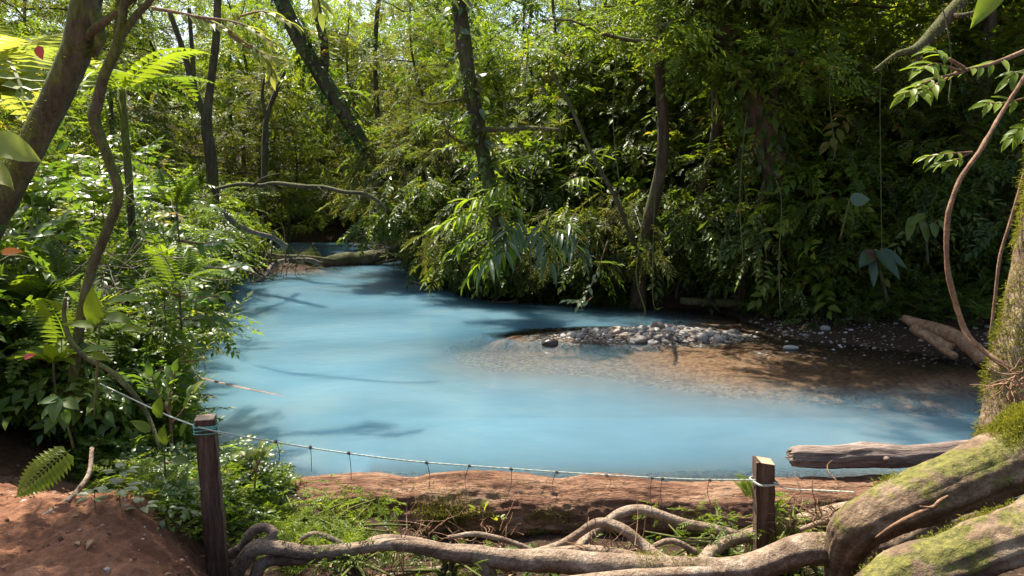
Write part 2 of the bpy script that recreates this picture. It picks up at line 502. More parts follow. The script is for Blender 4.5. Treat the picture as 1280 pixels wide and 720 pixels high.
def terrain(x, y):
    x, y = np.asarray(x, float), np.asarray(y, float)
    d = sdist(x, y)
    d = d + .25 * fbm(np.stack([x * .7, y * .7, 0 * x], -1), 3, 11) * smooth(9, 12, y)
    z2 = np.stack([x, y, np.zeros_like(x)], -1)
    # far and side banks
    far = smooth(0, .6, d) * .35 + smooth(.5, 2.5, d) * .55 + np.clip(d - 1.5, 0, 60) * .16
    far = far + .12 * fbm(z2 * .8, 4, 3) * smooth(0, 1, d)
    # a low gravel shore on the right
    low = np.exp(-((x - 6.4) / 3.2) ** 2) * smooth(11, 12.5, y) * (1 - smooth(16.5, 18, y))
    far = far * (1 - low) + low * (smooth(0, 2.5, d) * .32 + np.clip(d - 2.5, 0, 9) * .22)
    # near bank: rises to the path the photographer stands on
    near = -.30 + .60 * smooth(6.1, 4.5, y) + .95 * smooth(4.6, 2.6, y) + .22 * smooth(-.6, -1.4, x) * smooth(4.4, 5.4, y)
    # earth path on the left, a plateau with a broken edge
    sd = ((x + 2.45) * 1.9 + (y - 4.35) * 1.75) / 2.58 + .18 * fbm(z2 * 1.3, 3, 21)
    plat = 1.02 + .05 * (3.5 - y) * .3
    slope = np.clip(1.02 - .40 * np.clip(sd, 0, 9), .04, 2)
    leftp = plat * (1 - smooth(-.1, .55, sd)) + (slope - .16) * smooth(-.1, .55, sd)
    leftp = np.minimum(leftp, .05 + 0.5 * np.clip(d, 0, 5) + .0)
    leftp = np.where(x < -5, np.maximum(leftp, .02), leftp)
    m = smooth(-2.35, -1.5, x)
    nearz = near * m + leftp * (1 - m)
    nearz = nearz + .035 * fbm(z2 * 3.0, 4, 5)
    wn_ = 1 - smooth(6.6, 8.6, y + .15 * x * (x < 0))
    land = far * (1 - wn_) + nearz * wn_
    # bed
    bed = -.10 - .85 * smooth(0, np.where(x < -1.5, .9, np.where(y < 9, 1.6, 3.2)), -d)
    bed = bed + .05 * fbm(z2 * 1.1, 4, 9)
    shal = np.exp(-(((x - 4.9) / 4.8) ** 2 + ((y - 12.3) / 4.1) ** 2) ** 1.3)
    bed = bed * (1 - .93 * np.clip(shal * 1.1, 0, 1))
    shal2 = np.exp(-(((x + .3) / 2.6) ** 2 + ((y - 12.6) / 3.2) ** 2))
    bed = bed * (1 - .72 * shal2)
    ang = .02
    bx, by = x - BAR[0], y - BAR[1]
    barn = np.sqrt(((bx - .1) / 1.95) ** 2 + (by / .6) ** 2) + .25 * fbm(z2 * 1.2, 3, 31)
    bed = np.maximum(bed, .085 - .13 * smooth(.45, 1.35, barn) - .9 * smooth(1.3, 2.2, barn))
    dm = np.sqrt(((x - DAM[0]) / 1.9) ** 2 + ((y - DAM[1]) / 1.3) ** 2)
    bed = np.maximum(bed, .16 - .4 * smooth(.3, 1.2, dm) - 1.0 * smooth(1.2, 2, dm))
    land0 = np.where(wn_ > .5, np.minimum(land, 0.04 + d * .4 + 0 * x), land)
    land0 = np.where(x > -1.8, np.where(wn_ > .5, land, land0), land0)
    k = smooth(-.12, .12, d)
    return bed * (1 - k) + land0 * k

def grid_axis(a, b, c0, c1, fine, coarse_n):
    """fine between c0 and c1, growing steps outside"""
    mid = np.arange(c0, c1, fine)
    lo = c0 - (c0 - a) * (np.linspace(0, 1, coarse_n) ** 2.2)[::-1]
    hi = c1 + (b - c1) * (np.linspace(0, 1, coarse_n) ** 2.2)
    return np.unique(np.concatenate([lo[:-1], mid, hi]))

xs = np.unique(np.r_[grid_axis(-120, 120, -8, 9, .055, 90), np.arange(-4.5, -1.2, .0183)])
ys = np.unique(np.r_[grid_axis(-40, 220, 2.2, 17.5, .055, 110), np.arange(3.0, 5.8, .0183)])
GX, GY = np.meshgrid(xs, ys)
GZ = terrain(GX, GY)
fine = smooth(20, 12, np.hypot(GX, GY - 8))
GZ = GZ + fine * .012 * fbm(np.stack([GX * 9, GY * 9, 0 * GX], -1), 3, 41)
_cl = np.stack([GX * 2.6, GY * 2.6, 0 * GX], -1)
GZ = GZ + smooth(7, 5.5, GY) * (.05 * fbm(_cl, 5, 43) + .06 * np.abs(fbm(_cl * 2.7, 3, 47)) + .03 * fbm(_cl * 7, 3, 49))
ny, nx = GX.shape
idx = np.arange(nx * ny).reshape(ny, nx)
Q = np.stack([idx[:-1, :-1], idx[:-1, 1:], idx[1:, 1:], idx[1:, :-1]], -1).reshape(-1, 4)
# soil kind: 1 on the trodden path, 0 in the wood
sdp = ((GX + 2.45) * 1.9 + (GY - 4.35) * 1.75) / 2.58
pathm = (1 - smooth(0, .5, sdp)) * (1 - smooth(5.8, 7, GY)) * (GX < 0)

m, nt, out = new_mat("soil")
geo = nd(nt, "NewGeometry")
n1 = nd(nt, "TexNoise", i_Scale=1.4, i_Detail=9.0, i_Roughness=.65); nt.links.new(geo.outputs["Position"], n1.inputs["Vector"])
n2 = nd(nt, "TexNoise", i_Scale=22.0, i_Detail=6.0, i_Roughness=.7); nt.links.new(geo.outputs["Position"], n2.inputs["Vector"])
vo = nd(nt, "TexVoronoi", i_Scale=16.0); nt.links.new(geo.outputs["Position"], vo.inputs["Vector"])
wood = ramp(nt, [(.3, (.018, .010, .006)), (.5, (.045, .025, .014)), (.72, (.09, .055, .03))], n2.outputs[0])
path = ramp(nt, [(.3, (.13, .052, .026)), (.5, (.25, .112, .056)), (.7, (.38, .20, .115))], n1.outputs[0])
pm = nd(nt, "MixRGB", blend_type='MULTIPLY', i_0=.75); pr = ramp(nt, [(.3, g3(.6)), (.65, g3(1.15))], n2.outputs[0])
nt.links.new(path.outputs[0], pm.inputs[1]); nt.links.new(pr.outputs[0], pm.inputs[2])
at = nd(nt, "Attribute", attribute_name="tint")
mx = nd(nt, "MixRGB"); nt.links.new(at.outputs["Fac"], mx.inputs[0]); nt.links.new(wood.outputs[0], mx.inputs[1]); nt.links.new(pm.outputs[0], mx.inputs[2])
# bed of the river: brown gravel under the water
bedc = ramp(nt, [(.0, (.13, .055, .025)), (.4, (.25, .12, .055)), (1, (.40, .24, .13))], vo.outputs["Color"])
sx = nd(nt, "SeparateXYZ"); nt.links.new(geo.outputs["Position"], sx.inputs[0])
zr = nd(nt, "MapRange", i_1=.0, i_2=-.05, i_3=0.0, i_4=1.0); nt.links.new(sx.outputs[2], zr.inputs[0])
yr = nd(nt, "MapRange", i_1=6.8, i_2=7.2, i_3=0.0, i_4=1.0); nt.links.new(sx.outputs[1], yr.inputs[0])
zm = nd(nt, "Math", operation='MULTIPLY'); nt.links.new(zr.outputs[0], zm.inputs[0]); nt.links.new(yr.outputs[0], zm.inputs[1])
m2 = nd(nt, "MixRGB"); nt.links.new(zm.outputs[0], m2.inputs[0]); nt.links.new(mx.outputs[0], m2.inputs[1]); nt.links.new(bedc.outputs[0], m2.inputs[2])
pb = nd(nt, "BsdfPrincipled", i_Roughness=.9); nt.links.new(m2.outputs[0], pb.inputs["Base Color"])
pb.inputs["Specular IOR Level"].default_value = .2
bp = nd(nt, "Bump", i_Strength=1.0, i_Distance=.04); nt.links.new(n2.outputs[0], bp.inputs["Height"]); nt.links.new(bp.outputs[0], pb.inputs["Normal"])
nt.links.new(pb.outputs[0], out.inputs[0])
M_soil = m
tag(MB().add(np.stack([GX, GY, GZ], -1), Q, None, pathm.ravel()).build("ground", M_soil), kind="structure")

# water: a clouded blue sheet, clear where it is shallow
wx = np.linspace(-22, 18, 420); wy = np.concatenate([np.linspace(6.0, 18, 300), np.linspace(18.1, 46, 120)])
WX, WY = np.meshgrid(wx, wy)
depth = np.clip(-terrain(WX, WY), 0, 3)
turb = 1 - np.exp(-(np.clip(depth - .03, 0, 3) * 3.2) ** 1.4)
cloud = fbm(np.stack([WX * .33, WY * .55, 0 * WX], -1), 4, 77)
turb = np.clip(turb * (.92 + .34 * cloud), 0, 1)
WI = np.arange(WX.size).reshape(WX.shape)
Q = np.stack([WI[:-1, :-1], WI[:-1, 1:], WI[1:, 1:], WI[1:, :-1]], -1).reshape(-1, 4)
keep = (sdist(WX, WY) < np.where(WY < 9, .12, 1.0))
kq = keep[:-1, :-1].ravel()
m, nt, out = new_mat("river_water")
at = nd(nt, "Attribute", attribute_name="tint")
geo = nd(nt, "NewGeometry")
mp = nd(nt, "Mapping"); mp.inputs["Scale"].default_value = (.55, .75, 1)
nt.links.new(geo.outputs["Position"], mp.inputs[0])
nA = nd(nt, "TexNoise", i_Scale=.55, i_Detail=5.0, i_Roughness=.6, i_Distortion=.8); nt.links.new(mp.outputs[0], nA.inputs["Vector"])
blue = ramp(nt, [(.30, (.070, .158, .212)), (.5, (.088, .178, .230)), (.70, (.118, .208, .250))], nA.outputs[0])
df = nd(nt, "SubsurfaceScattering", falloff="BURLEY", i_Scale=.9); df.inputs["Radius"].default_value = (.5, .8, 1.0); nt.links.new(blue.outputs[0], df.inputs[0])
tp = nd(nt, "BsdfTransparent"); tp.inputs[0].default_value = (.80, .86, .88, 1)
ms = nd(nt, "MixShader"); nt.links.new(at.outputs["Fac"], ms.inputs[0]); nt.links.new(tp.outputs[0], ms.inputs[1]); nt.links.new(df.outputs[0], ms.inputs[2])
mp2 = nd(nt, "Mapping"); mp2.inputs["Scale"].default_value = (1.3, 2.0, 1); mp2.inputs["Rotation"].default_value = (0, 0, .2)
nt.links.new(geo.outputs["Position"], mp2.inputs[0])
nB = nd(nt, "TexNoise", i_Scale=2.6, i_Detail=4.0, i_Roughness=.55); nt.links.new(mp2.outputs[0], nB.inputs["Vector"])
nC = nd(nt, "TexNoise", i_Scale=11.0, i_Detail=3.0); nt.links.new(mp2.outputs[0], nC.inputs["Vector"])
# ripples where the current runs over the shallows, calm elsewhere
mk = nd(nt, "TexNoise", i_Scale=.35, i_Detail=2.0); nt.links.new(geo.outputs["Position"], mk.inputs["Vector"])
mkr = nd(nt, "MapRange", i_1=.42, i_2=.62, i_3=.15, i_4=1.0); nt.links.new(mk.outputs[0], mkr.inputs[0])
nCm = nd(nt, "Math", operation='MULTIPLY'); nt.links.new(nC.outputs[0], nCm.inputs[0]); nt.links.new(mkr.outputs[0], nCm.inputs[1])
nCs = nd(nt, "Math", operation='MULTIPLY_ADD', i_1=.3); nt.links.new(nCm.outputs[0], nCs.inputs[0]); nt.links.new(nB.outputs[0], nCs.inputs[2])
bp = nd(nt, "Bump", i_Strength=.3, i_Distance=.025); nt.links.new(nCs.outputs[0], bp.inputs["Height"])
gl = nd(nt, "BsdfGlossy", i_Roughness=.02); nt.links.new(bp.outputs[0], gl.inputs["Normal"])
fr = nd(nt, "Fresnel", i_IOR=1.33); nt.links.new(bp.outputs[0], fr.inputs["Normal"])
mg = nd(nt, "MixShader"); nt.links.new(fr.outputs[0], mg.inputs[0]); nt.links.new(ms.outputs[0], mg.inputs[1]); nt.links.new(gl.outputs[0], mg.inputs[2])
nt.links.new(mg.outputs[0], out.inputs[0])
M_water = m
tag(MB().add(np.stack([WX, WY, 0 * WX], -1), Q[kq], None, turb.ravel()).build("water", M_water), kind="structure")

def gzi(x, y):
    x, y = np.asarray(x, float), np.asarray(y, float)
    i = np.clip(np.searchsorted(ys, y) - 1, 0, ny - 2); j = np.clip(np.searchsorted(xs, x) - 1, 0, nx - 2)
    u = (x - xs[j]) / (xs[j + 1] - xs[j]); v = (y - ys[i]) / (ys[i + 1] - ys[i])
    return (GZ[i, j] * (1 - u) + GZ[i, j + 1] * u) * (1 - v) + (GZ[i + 1, j] * (1 - u) + GZ[i + 1, j + 1] * u) * v

def gz(x, y): return float(terrain(np.array([x]), np.array([y]))[0])

# ------------------------------------------------------------------ plant builders
def up_jit(r, n, j=.35):
    return norm(np.stack([r.normal(0, j, n), r.normal(0, j, n), np.ones(n)], -1))

def clumps(mb, tpls, centers, rad, per, L, r, flat=.45, ratio=1.0, tint=.5, tj=.12, out=.8, droop=-.15, jit=.4):
    """sprays gathered in uneven pads round the given centres"""
    C = np.repeat(np.asarray(centers, float), per, 0); n = len(C)
    rad = np.repeat(np.broadcast_to(rad, (len(centers),)), per)
    th = r.uniform(0, 2 * math.pi, n); rr = np.sqrt(r.uniform(0, 1, n))
    off = np.stack([np.cos(th) * rr, np.sin(th) * rr, r.normal(0, flat, n) * (1.1 - rr)], -1)
    P = C + off * rad[:, None]
    D = np.stack([np.cos(th) * out, np.sin(th) * out, np.full(n, droop)], -1) + r.normal(0, .35, (n, 3))
    ti = np.repeat(np.clip(r.normal(tint, tj, len(centers)), .05, .93), per)
    Ls = L * r.uniform(.6, 1.25, n)
    put(mb, tpls, P, D, up_jit(r, n, jit), Ls, Ls * ratio, r, ti, tj * .6)

def limb(mb, a, b, r0, r1, r, wig=.12, n=9, sides=6):
    a, b = np.asarray(a, float), np.asarray(b, float)
    L = np.linalg.norm(b - a)
    k = 5
    P = a + (b - a) * np.linspace(0, 1, k)[:, None]
    P[1:-1] += r.normal(0, wig * L / k, (k - 2, 3))
    P = spline(P, n)
    tube(mb, P, np.linspace(r0, r1, n), sides, .08, 9, int(r.integers(0, 99)), cap=False)
    return P

def make_tree(seed, name, label, h=13.0, r0=.2, cr=3.2, c0=.45, nl=13, mat=M_leaf, tp=SPR_M, L=.55, per=34, pads=5, bark=B_dark, group=None, cat="tree", flat=.35, tint=.5):
    r = np.random.default_rng(seed)
    root = empty(name, label, cat, group=group)
    tb = MB()
    k = 6
    P = np.zeros((k, 3)); P[:, 2] = np.linspace(-.4, h * .9, k); P[1:, :2] = np.cumsum(r.normal(0, .28, (k - 1, 2)), 0)
    Ps = spline(P, 30); R = np.linspace(r0, r0 * .25, 30); R[:3] *= [1.5, 1.25, 1.1]
    tube(tb, Ps, R, 10, .1, 5, seed, cap=False)
    cs, rads = [], []
    for i in range(nl):
        t = c0 + (1 - c0) * i / nl
        b = Ps[int(t * 29)]
        a = i * 2.4 + r.uniform(-.4, .4)
        ln = cr * (1.15 - .75 * abs(t - .55)) * r.uniform(.6, 1.1)
        e = b + np.array([math.cos(a) * ln, math.sin(a) * ln, ln * r.uniform(.05, .55)])
        lp = limb(tb, b, e, r0 * .32, .015, r)
        for q in range(pads):
            c = lp[int((.35 + .65 * q / max(1, pads - 1)) * 8)] + r.normal(0, .35, 3)
            cs.append(c); rads.append(r.uniform(.5, 1.0))
    cb = MB()
    clumps(cb, tp, cs, np.array(rads), per, L, r, flat=flat, tint=tint)
    tb.build("trunk", bark, root)
    cb.build("crown", mat, root, smooth_=False)
    return root

def make_shrub(seed, name, label, h=2.0, w=1.3, n=26, mat=M_leaf, tp=SPR_O, L=.5, per=12, group=None, cat="shrub", tint=.5, hang=0.0, stems=9, sm=False, pr=.35):
    r = np.random.default_rng(seed)
    root = empty(name, label, cat, group=group)
    sb, fb = MB(), MB(); cs = []
    for i in range(stems):
        a = r.uniform(0, 6.28); q = math.sqrt(r.uniform(0, 1)) * w
        e = np.array([math.cos(a) * q, math.sin(a) * q, h * r.uniform(.45, 1.0) * (1.1 - .4 * q / w)])
        P = np.array([[r.normal(0, .12), r.normal(0, .12), -.25], [e[0] * .35, e[1] * .35, e[2] * .6], e, e + np.array([math.cos(a) * .3, math.sin(a) * .3, -hang])])
        P = spline(P, 12)
        tube(sb, P, np.linspace(.022, .006, 12), 5, 0, cap=False)
        for k in range(max(2, n // stems)):
            j = int(r.integers(3, 12)); cs.append(P[j] + r.normal(0, .12, 3))
    clumps(fb, tp, cs, pr, per, L, r, flat=.6, tint=tint, droop=-.1 - hang)
    sb.build("stem", B_moss, root)
    fb.build("foliage", mat, root, smooth_=sm)
    return root

def make_rosette(seed, name, label, tpls, n=14, L=1.0, Wd=.2, mat=M_leaf, h=.2, group=None, cat="plant", part="leaf_rosette", el=(.3, 1.2), trunk=None, sm=True, tint=.5):
    r = np.random.default_rng(seed)
    root = empty(name, label, cat, group=group)
    mb = MB(); a = np.arange(n) * 2.4 + r.uniform(0, 1, n)
    e = r.uniform(el[0], el[1], n)
    D = np.stack([np.cos(a) * np.cos(e), np.sin(a) * np.cos(e), np.sin(e)], -1)
    P = np.stack([np.cos(a) * .04, np.sin(a) * .04, np.full(n, h)], -1)
    Ls = L * r.uniform(.7, 1.15, n)
    put(mb, tpls, P, D, np.tile([0, 0, 1.0], (n, 1)) + D * .01, Ls, Wd if np.isscalar(Wd) and Wd < .9 else Ls, r, tint, .12)
    mb.build(part, mat, root, smooth_=sm)
    sb = MB(); tube(sb, np.array([[0, 0, -.3], [.01, 0, h * .5], [0, 0, h + .03]]), trunk or .025, 7, 0)
    sb.build("stem", B_moss, root)
    return root

def place(o, p, rz=None, s=1.0, label=None, group=None, sink=0.0):
    o.location = (float(p[0]), float(p[1]), float(p[2]) - sink)
    o.rotation_euler = (0, 0, random.uniform(0, 6.28) if rz is None else rz)
    o.scale = (s, s, s * random.uniform(.92, 1.08))
    if label: o["label"] = label
    if group: o["group"] = group
    return o

def on_ground(x, y): return (x, y, gz(x, y))

_used = {}
def spawn(proto, p, rz=None, s=1.0, label=None, group=None):
    """the first time moves the thing itself, then copies it and its parts"""
    if proto.name in _used: o = copy_tree(proto)
    else: o = proto; _used[proto.name] = 1
    return place(o, p, rz, s, label, group)

def px_tube(mb, pts, sides=8, n=None, rough=.08, rs=6, seed=0, ridge=0.0, cap=True, grooves=0.0):
    """pts: rows of (px, py, distance, width in pixels)"""
    A = np.array([[*W(p[0], p[1], p[2]), p[3] / FPX * p[2] / 2] for p in pts])
    n = n or len(pts) * 5
    S = spline(A, n)
    return tube(mb, S[:, :3], np.maximum(S[:, 3], .002), sides, rough, rs, seed, cap, ridge=ridge, grooves=grooves) + (S,)

def tufts(mb, V, dirs, count, r, L=.03, Wd=.01, filt=None, tint=.5, lean=.3, tj=.2):
    """short blades of moss growing from a tube's skin"""
    VV = V.reshape(-1, 3); DD = dirs.reshape(-1, 3)
    sg = np.linalg.norm(np.gradient(V, axis=0), axis=-1) * np.linalg.norm(np.roll(V, 1, 1) - V, axis=-1)
    w = sg.ravel() * (1 if filt is None else np.clip(filt(VV, DD), 0, None))
    if w.sum() <= 0: return
    i = r.choice(len(VV), count, p=w / w.sum())
    sp = np.linalg.norm(V[0, 0] - V[0, 1]) * .8 + np.linalg.norm(V[0, 0] - V[1, 0]) * .4
    P = VV[i] + r.normal(0, sp * .5, (count, 3)) - DD[i] * .004
    D = DD[i] + r.normal(0, lean, (count, 3)) + np.array([0, 0, -.15])
    N2 = r.normal(0, 1, (count, 3))
    put(mb, L_diamond(), P, D, N2, L * r.uniform(.5, 1.5, count), Wd, r, tint, tj)


# ------------------------------------------------------------------ the far wood: trees
protos = [
    make_tree(101, "forest_tree", "slender forest tree in the thick wood behind the river", 13, .17, 3.0, .35, 13, M_leaf, SPR_M, .55, 22),
    make_tree(102, "forest_tree", "dark fine leaved forest tree in the thick wood", 15, .22, 3.6, .40, 14, M_dark, SPR_S, .55, 27),
    make_tree(103, "forest_tree", "sunlit yellow green forest tree in the thick wood", 12, .13, 2.8, .30, 12, M_lite, SPR_M, .5, 22),
    make_tree(104, "forest_tree", "olive green twiggy forest tree in the thick wood", 12, .12, 2.8, .25, 14, M_olive, SPR_S, .5, 23),
]
FT = "trees of the thick wood behind the river"
tr = np.random.default_rng(55)
# (px, distance, prototype, scale)
spots = [(60, 24, 3, 1.0), (150, 30, 0, 1.2), (215, 34, 3, 1.2), (300, 38, 2, 1.1), (330, 30, 3, .9), (400, 44, 2, 1.1), (455, 33, 3, 1.1), (500, 38, 2, 1.2),
         (530, 27, 3, .9), (560, 32, 0, 1.1), (610, 26, 2, .9), (655, 30, 0, 1.1), (690, 22, 2, .9), (735, 27, 2, 1.0), (780, 22, 1, .9), (835, 25, 2, .8),
         (880, 21, 0, .7), (930, 26, 2, .8), (990, 23, 2, .9), (1040, 30, 2, .9), (1090, 24, 2, .9), (1150, 27, 2, .8), (1210, 21, 2, .9), (1270, 25, 2, .8),
         (1340, 20, 0, .7), (-20, 19, 2, .9), (20, 31, 0, 1.1), (100, 38, 2, 1.2), (1000, 36, 2, 1.2), (-90, 25, 0, 1.1), (1420, 26, 0, 1.1),
         (620, 46, 2, 1.2), (900, 40, 2, 1.2), (360, 46, 0, 1.2), (440, 48, 2, 1.2), (540, 44, 2, 1.2), (300, 44, 0, 1.2), (180, 42, 2, 1.2), (1060, 27, 2, .9), (1290, 29, 2, 1.0), (960, 29, 2, 1.0), (760, 33, 2, 1.1), (580, 24, 0, .8)]
FLAB = {0: "mid green forest tree, one of many in the thick wood behind the river", 1: "dark fine leaved forest tree, one of many in the shaded wood on the right",
        2: "sunlit yellow green forest tree, one of many in the wood behind the river", 3: "olive twiggy forest tree, one of many in the bright wood behind the river"}
FG = {0: "mid green forest trees", 1: "dark forest trees", 2: "sunlit yellow green forest trees", 3: "olive twiggy forest trees"}
for px, d, k, s in spots:
    p = W(px, 300, d)
    spawn(protos[k], on_ground(p[0], p[1]), s=s * (.78 if px > 600 else .88), label=FLAB[k], group=FG[k])

# tall canopy trees whose crowns hang just above the picture and shade the right of the pool
canopy = make_tree(110, "canopy_tree", "tall canopy tree leaning over the shaded right side of the pool", 15, .26, 3.8, .62, 13, M_leaf, SPR_M, .65, 28, flat=.25, tint=.65)
CG = "tall canopy trees over the right bank"
for i, (x, y, s, z) in enumerate([(4.4, 17.9, .75, .2), (3.0, 17.3, .7, .3), (5.2, 16.6, .7, .3), (6.0, 17.2, .8, .2), (9.2, 15.8, .8, .15)]):
    if i == 0: canopy0 = canopy
    o = spawn(canopy, (x, y, gz(x, y)), rz=i * 1.3, s=s, label="tall canopy tree over the shaded right bank", group=CG)
    o.rotation_euler = (z, 0, 0)

# undergrowth that nobody could count: a leafy mass behind the banks
def mass(name, label, n, region, mat, tp, L, per, seed, tint=.45, tj=.18, flat=.4, rad=(.35, .9)):
    r = np.random.default_rng(seed)
    cs = region(r, n)
    mb = MB()
    clumps(mb, tp, cs, r.uniform(rad[0], rad[1], len(cs)), per, L, r, flat=flat, tint=tint, tj=tj)
    o = mb.build(name, mat, None, smooth_=False)
    return tag(o, label, "undergrowth", kind="stuff")

def bank_region(x0, x1, y0, y1, dmin, dmax, hfun, edge=.0):
    def f(r, n):
        out = []
        while sum(map(len, out)) < n:
            x = r.uniform(x0, x1, n * 2); y = r.uniform(y0, y1, n * 2)
            d = sdist(x, y)
            k = (d > dmin) & (d < dmax)
            x, y, d = x[k], y[k], d[k]
            hh = hfun(x, y, d)
            z = terrain(x, y) + hh * r.uniform(0, 1, len(x)) ** .8
            out.append(np.stack([x, y, z], -1))
        return np.concatenate(out)[:n]
    return f

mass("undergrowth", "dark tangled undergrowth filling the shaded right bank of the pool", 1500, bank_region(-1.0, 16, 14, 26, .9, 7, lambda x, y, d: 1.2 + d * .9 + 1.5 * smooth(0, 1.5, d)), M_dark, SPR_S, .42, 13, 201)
mass("undergrowth", "mid green leafy undergrowth on the far slope behind the river", 1500, bank_region(-14, 18, 20, 36, 3, 20, lambda x, y, d: 2.0 + 3.5 * smooth(0, 6, d)), M_leaf, SPR_M, .6, 10, 202, tint=.62)
mass("undergrowth", "bright leafy undergrowth on the slope behind the left bank", 2000, bank_region(-30, -6, 12, 45, 1.0, 24, lambda x, y, d: 1.4 + 3.2 * smooth(0, 5, d)), M_leaf, SPR_M, .5, 12, 203, tint=.62)
mass("undergrowth", "olive twiggy undergrowth round the far end of the river", 1500, bank_region(-16, 0, 26, 56, .8, 24, lambda x, y, d: 1.6 + 5.0 * smooth(0, 6, d)), M_olive, SPR_S, .55, 12, 204, tint=.6)
mass("undergrowth", "distant yellow green foliage closing the view behind the trees", 2000, bank_region(-60, 60, 44, 75, 6, 80, lambda x, y, d: 8 + 0 * d), M_leaf, SPR_M, 1.1, 9, 205, tint=.7, rad=(.8, 1.8))

mass("undergrowth", "broad leaved green plants climbing through the right half of the far bank", 520, bank_region(-1.0, 15, 15, 24, .8, 6, lambda x, y, d: 2.2 + d * 1.0), M_leaf, SPR_O, .75, 9, 206, tint=.6, flat=.5)
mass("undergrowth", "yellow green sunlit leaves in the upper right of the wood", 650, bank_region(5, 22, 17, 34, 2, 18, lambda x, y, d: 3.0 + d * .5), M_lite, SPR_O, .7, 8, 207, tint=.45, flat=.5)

def high(x0, x1, y0, y1, z0, z1):
    def f(r, n): return np.stack([r.uniform(x0, x1, n), (yy := r.uniform(y0, y1, n)), r.uniform(z0, z1, n) + .16 * (yy - y0)], -1)
    return f
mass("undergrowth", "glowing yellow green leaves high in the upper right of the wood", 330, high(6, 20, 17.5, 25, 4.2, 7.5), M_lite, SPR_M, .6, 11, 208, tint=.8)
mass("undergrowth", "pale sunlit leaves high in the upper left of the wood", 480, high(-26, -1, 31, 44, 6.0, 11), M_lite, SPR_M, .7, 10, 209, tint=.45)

# shrubs along the banks
sh = [
    make_shrub(301, "leafy_shrub", "broad leaved glossy shrub in the sunlit thicket on the left bank", 2.0, 1.1, 30, M_cool, SPR_O, .48, 12, sm=True),
    make_shrub(302, "leafy_shrub", "mid green shrub in the thicket on the left bank", 2.2, 1.2, 34, M_leaf, SPR_M, .45, 13),
    make_shrub(303, "leafy_shrub", "pale green fine leaved shrub", 1.8, 1.2, 34, M_lite, SPR_M, .36, 13),
    make_shrub(304, "hanging_shrub", "dark overhanging shrub", 2.6, 1.5, 36, M_dark, SPR_M, .5, 14, hang=.5),
    make_shrub(305, "hanging_shrub", "olive overhanging shrub with feathery twigs", 2.4, 1.4, 36, M_olive, SPR_P, .5, 13, hang=.6),
    make_shrub(306, "leafy_shrub", "feathery low shrub", 1.0, .8, 26, M_leaf, SPR_P, .34, 12),
    make_shrub(307, "leafy_shrub", "grey green shiny leaved shrub", 1.8, 1.1, 30, M_grey, SPR_M, .4, 13),
]
LB = {0: ("broad leaved glossy shrub, one of several in the sunlit thicket on the left bank", "broad leaved shrubs on the left bank"),
      1: ("mid green shrub, one of several in the sunlit thicket on the left bank", "mid green shrubs on the left bank"),
      2: ("pale green fine leaved shrub, one of several in the sunlit thicket on the left bank", "pale shrubs on the left bank"),
      5: ("low feathery shrub, one of several at the foot of the left thicket", "feathery shrubs on the left bank"),
      6: ("grey green shiny leaved shrub on the left bank beside the overhanging branch", "grey green shrubs on the left bank"),
      3: ("dark shrub, one of several leaning over the left bank", "dark shrubs on the left bank"),
      4: ("olive shrub, one of several leaning over the left bank", "olive shrubs on the left bank")}
left = [(-4.2, 6.9, 0, .75), (-4.9, 7.4, 1, .85), (-4.55, 8.3, 0, .8), (-5.4, 6.4, 0, .9), (-6.0, 7.6, 0, 1.0), (-5.3, 9.0, 1, .95), (-6.4, 9.0, 2, 1.0), (-7.2, 7.8, 0, 1.15),
        (-5.6, 10.0, 0, .9), (-6.3, 11.0, 1, 1.0), (-7.4, 10.2, 0, 1.2), (-8.5, 9.2, 2, 1.3), (-6.6, 12.2, 2, .95), (-7.6, 12.6, 0, 1.2), (-7.0, 13.8, 6, 1.1), (-8.2, 14.2, 2, 1.3),
        (-7.4, 15.4, 1, 1.0), (-8.6, 16.4, 6, 1.2), (-8.0, 17.6, 1, 1.0), (-9.2, 18.6, 3, 1.2), (-8.6, 19.8, 3, 1.0), (-9.6, 21.6, 1, 1.2), (-10, 16, 0, 1.5), (-9.5, 12.4, 0, 1.5),
        (-10.5, 24, 2, 1.3), (-9.0, 22.8, 3, 1.0), (-11.5, 27, 1, 1.3), (-8.9, 11.0, 2, 1.4), (-5.0, 5.6, 5, .9), (-6.8, 6.2, 1, 1.1)]
for x, y, k, s in left:
    spawn(sh[k], on_ground(x, y), s=s, label=LB[k][0], group=LB[k][1])
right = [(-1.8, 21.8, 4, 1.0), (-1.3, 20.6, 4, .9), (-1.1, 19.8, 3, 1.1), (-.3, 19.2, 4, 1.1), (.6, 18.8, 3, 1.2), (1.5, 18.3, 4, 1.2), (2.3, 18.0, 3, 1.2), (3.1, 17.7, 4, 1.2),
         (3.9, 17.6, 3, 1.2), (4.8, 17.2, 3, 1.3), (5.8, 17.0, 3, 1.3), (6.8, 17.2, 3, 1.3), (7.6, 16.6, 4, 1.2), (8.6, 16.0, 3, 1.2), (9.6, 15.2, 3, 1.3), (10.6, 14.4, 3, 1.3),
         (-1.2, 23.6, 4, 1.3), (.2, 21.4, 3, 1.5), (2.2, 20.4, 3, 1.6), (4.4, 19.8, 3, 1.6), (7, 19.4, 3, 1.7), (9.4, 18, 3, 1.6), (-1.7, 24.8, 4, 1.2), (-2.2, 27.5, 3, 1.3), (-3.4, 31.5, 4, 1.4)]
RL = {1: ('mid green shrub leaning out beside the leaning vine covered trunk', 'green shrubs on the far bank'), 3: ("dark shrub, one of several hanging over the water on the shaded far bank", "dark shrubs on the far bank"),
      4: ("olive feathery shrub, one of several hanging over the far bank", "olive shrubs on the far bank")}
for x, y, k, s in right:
    spawn(sh[k], on_ground(x, y), s=s, label=RL[k][0], group=RL[k][1])
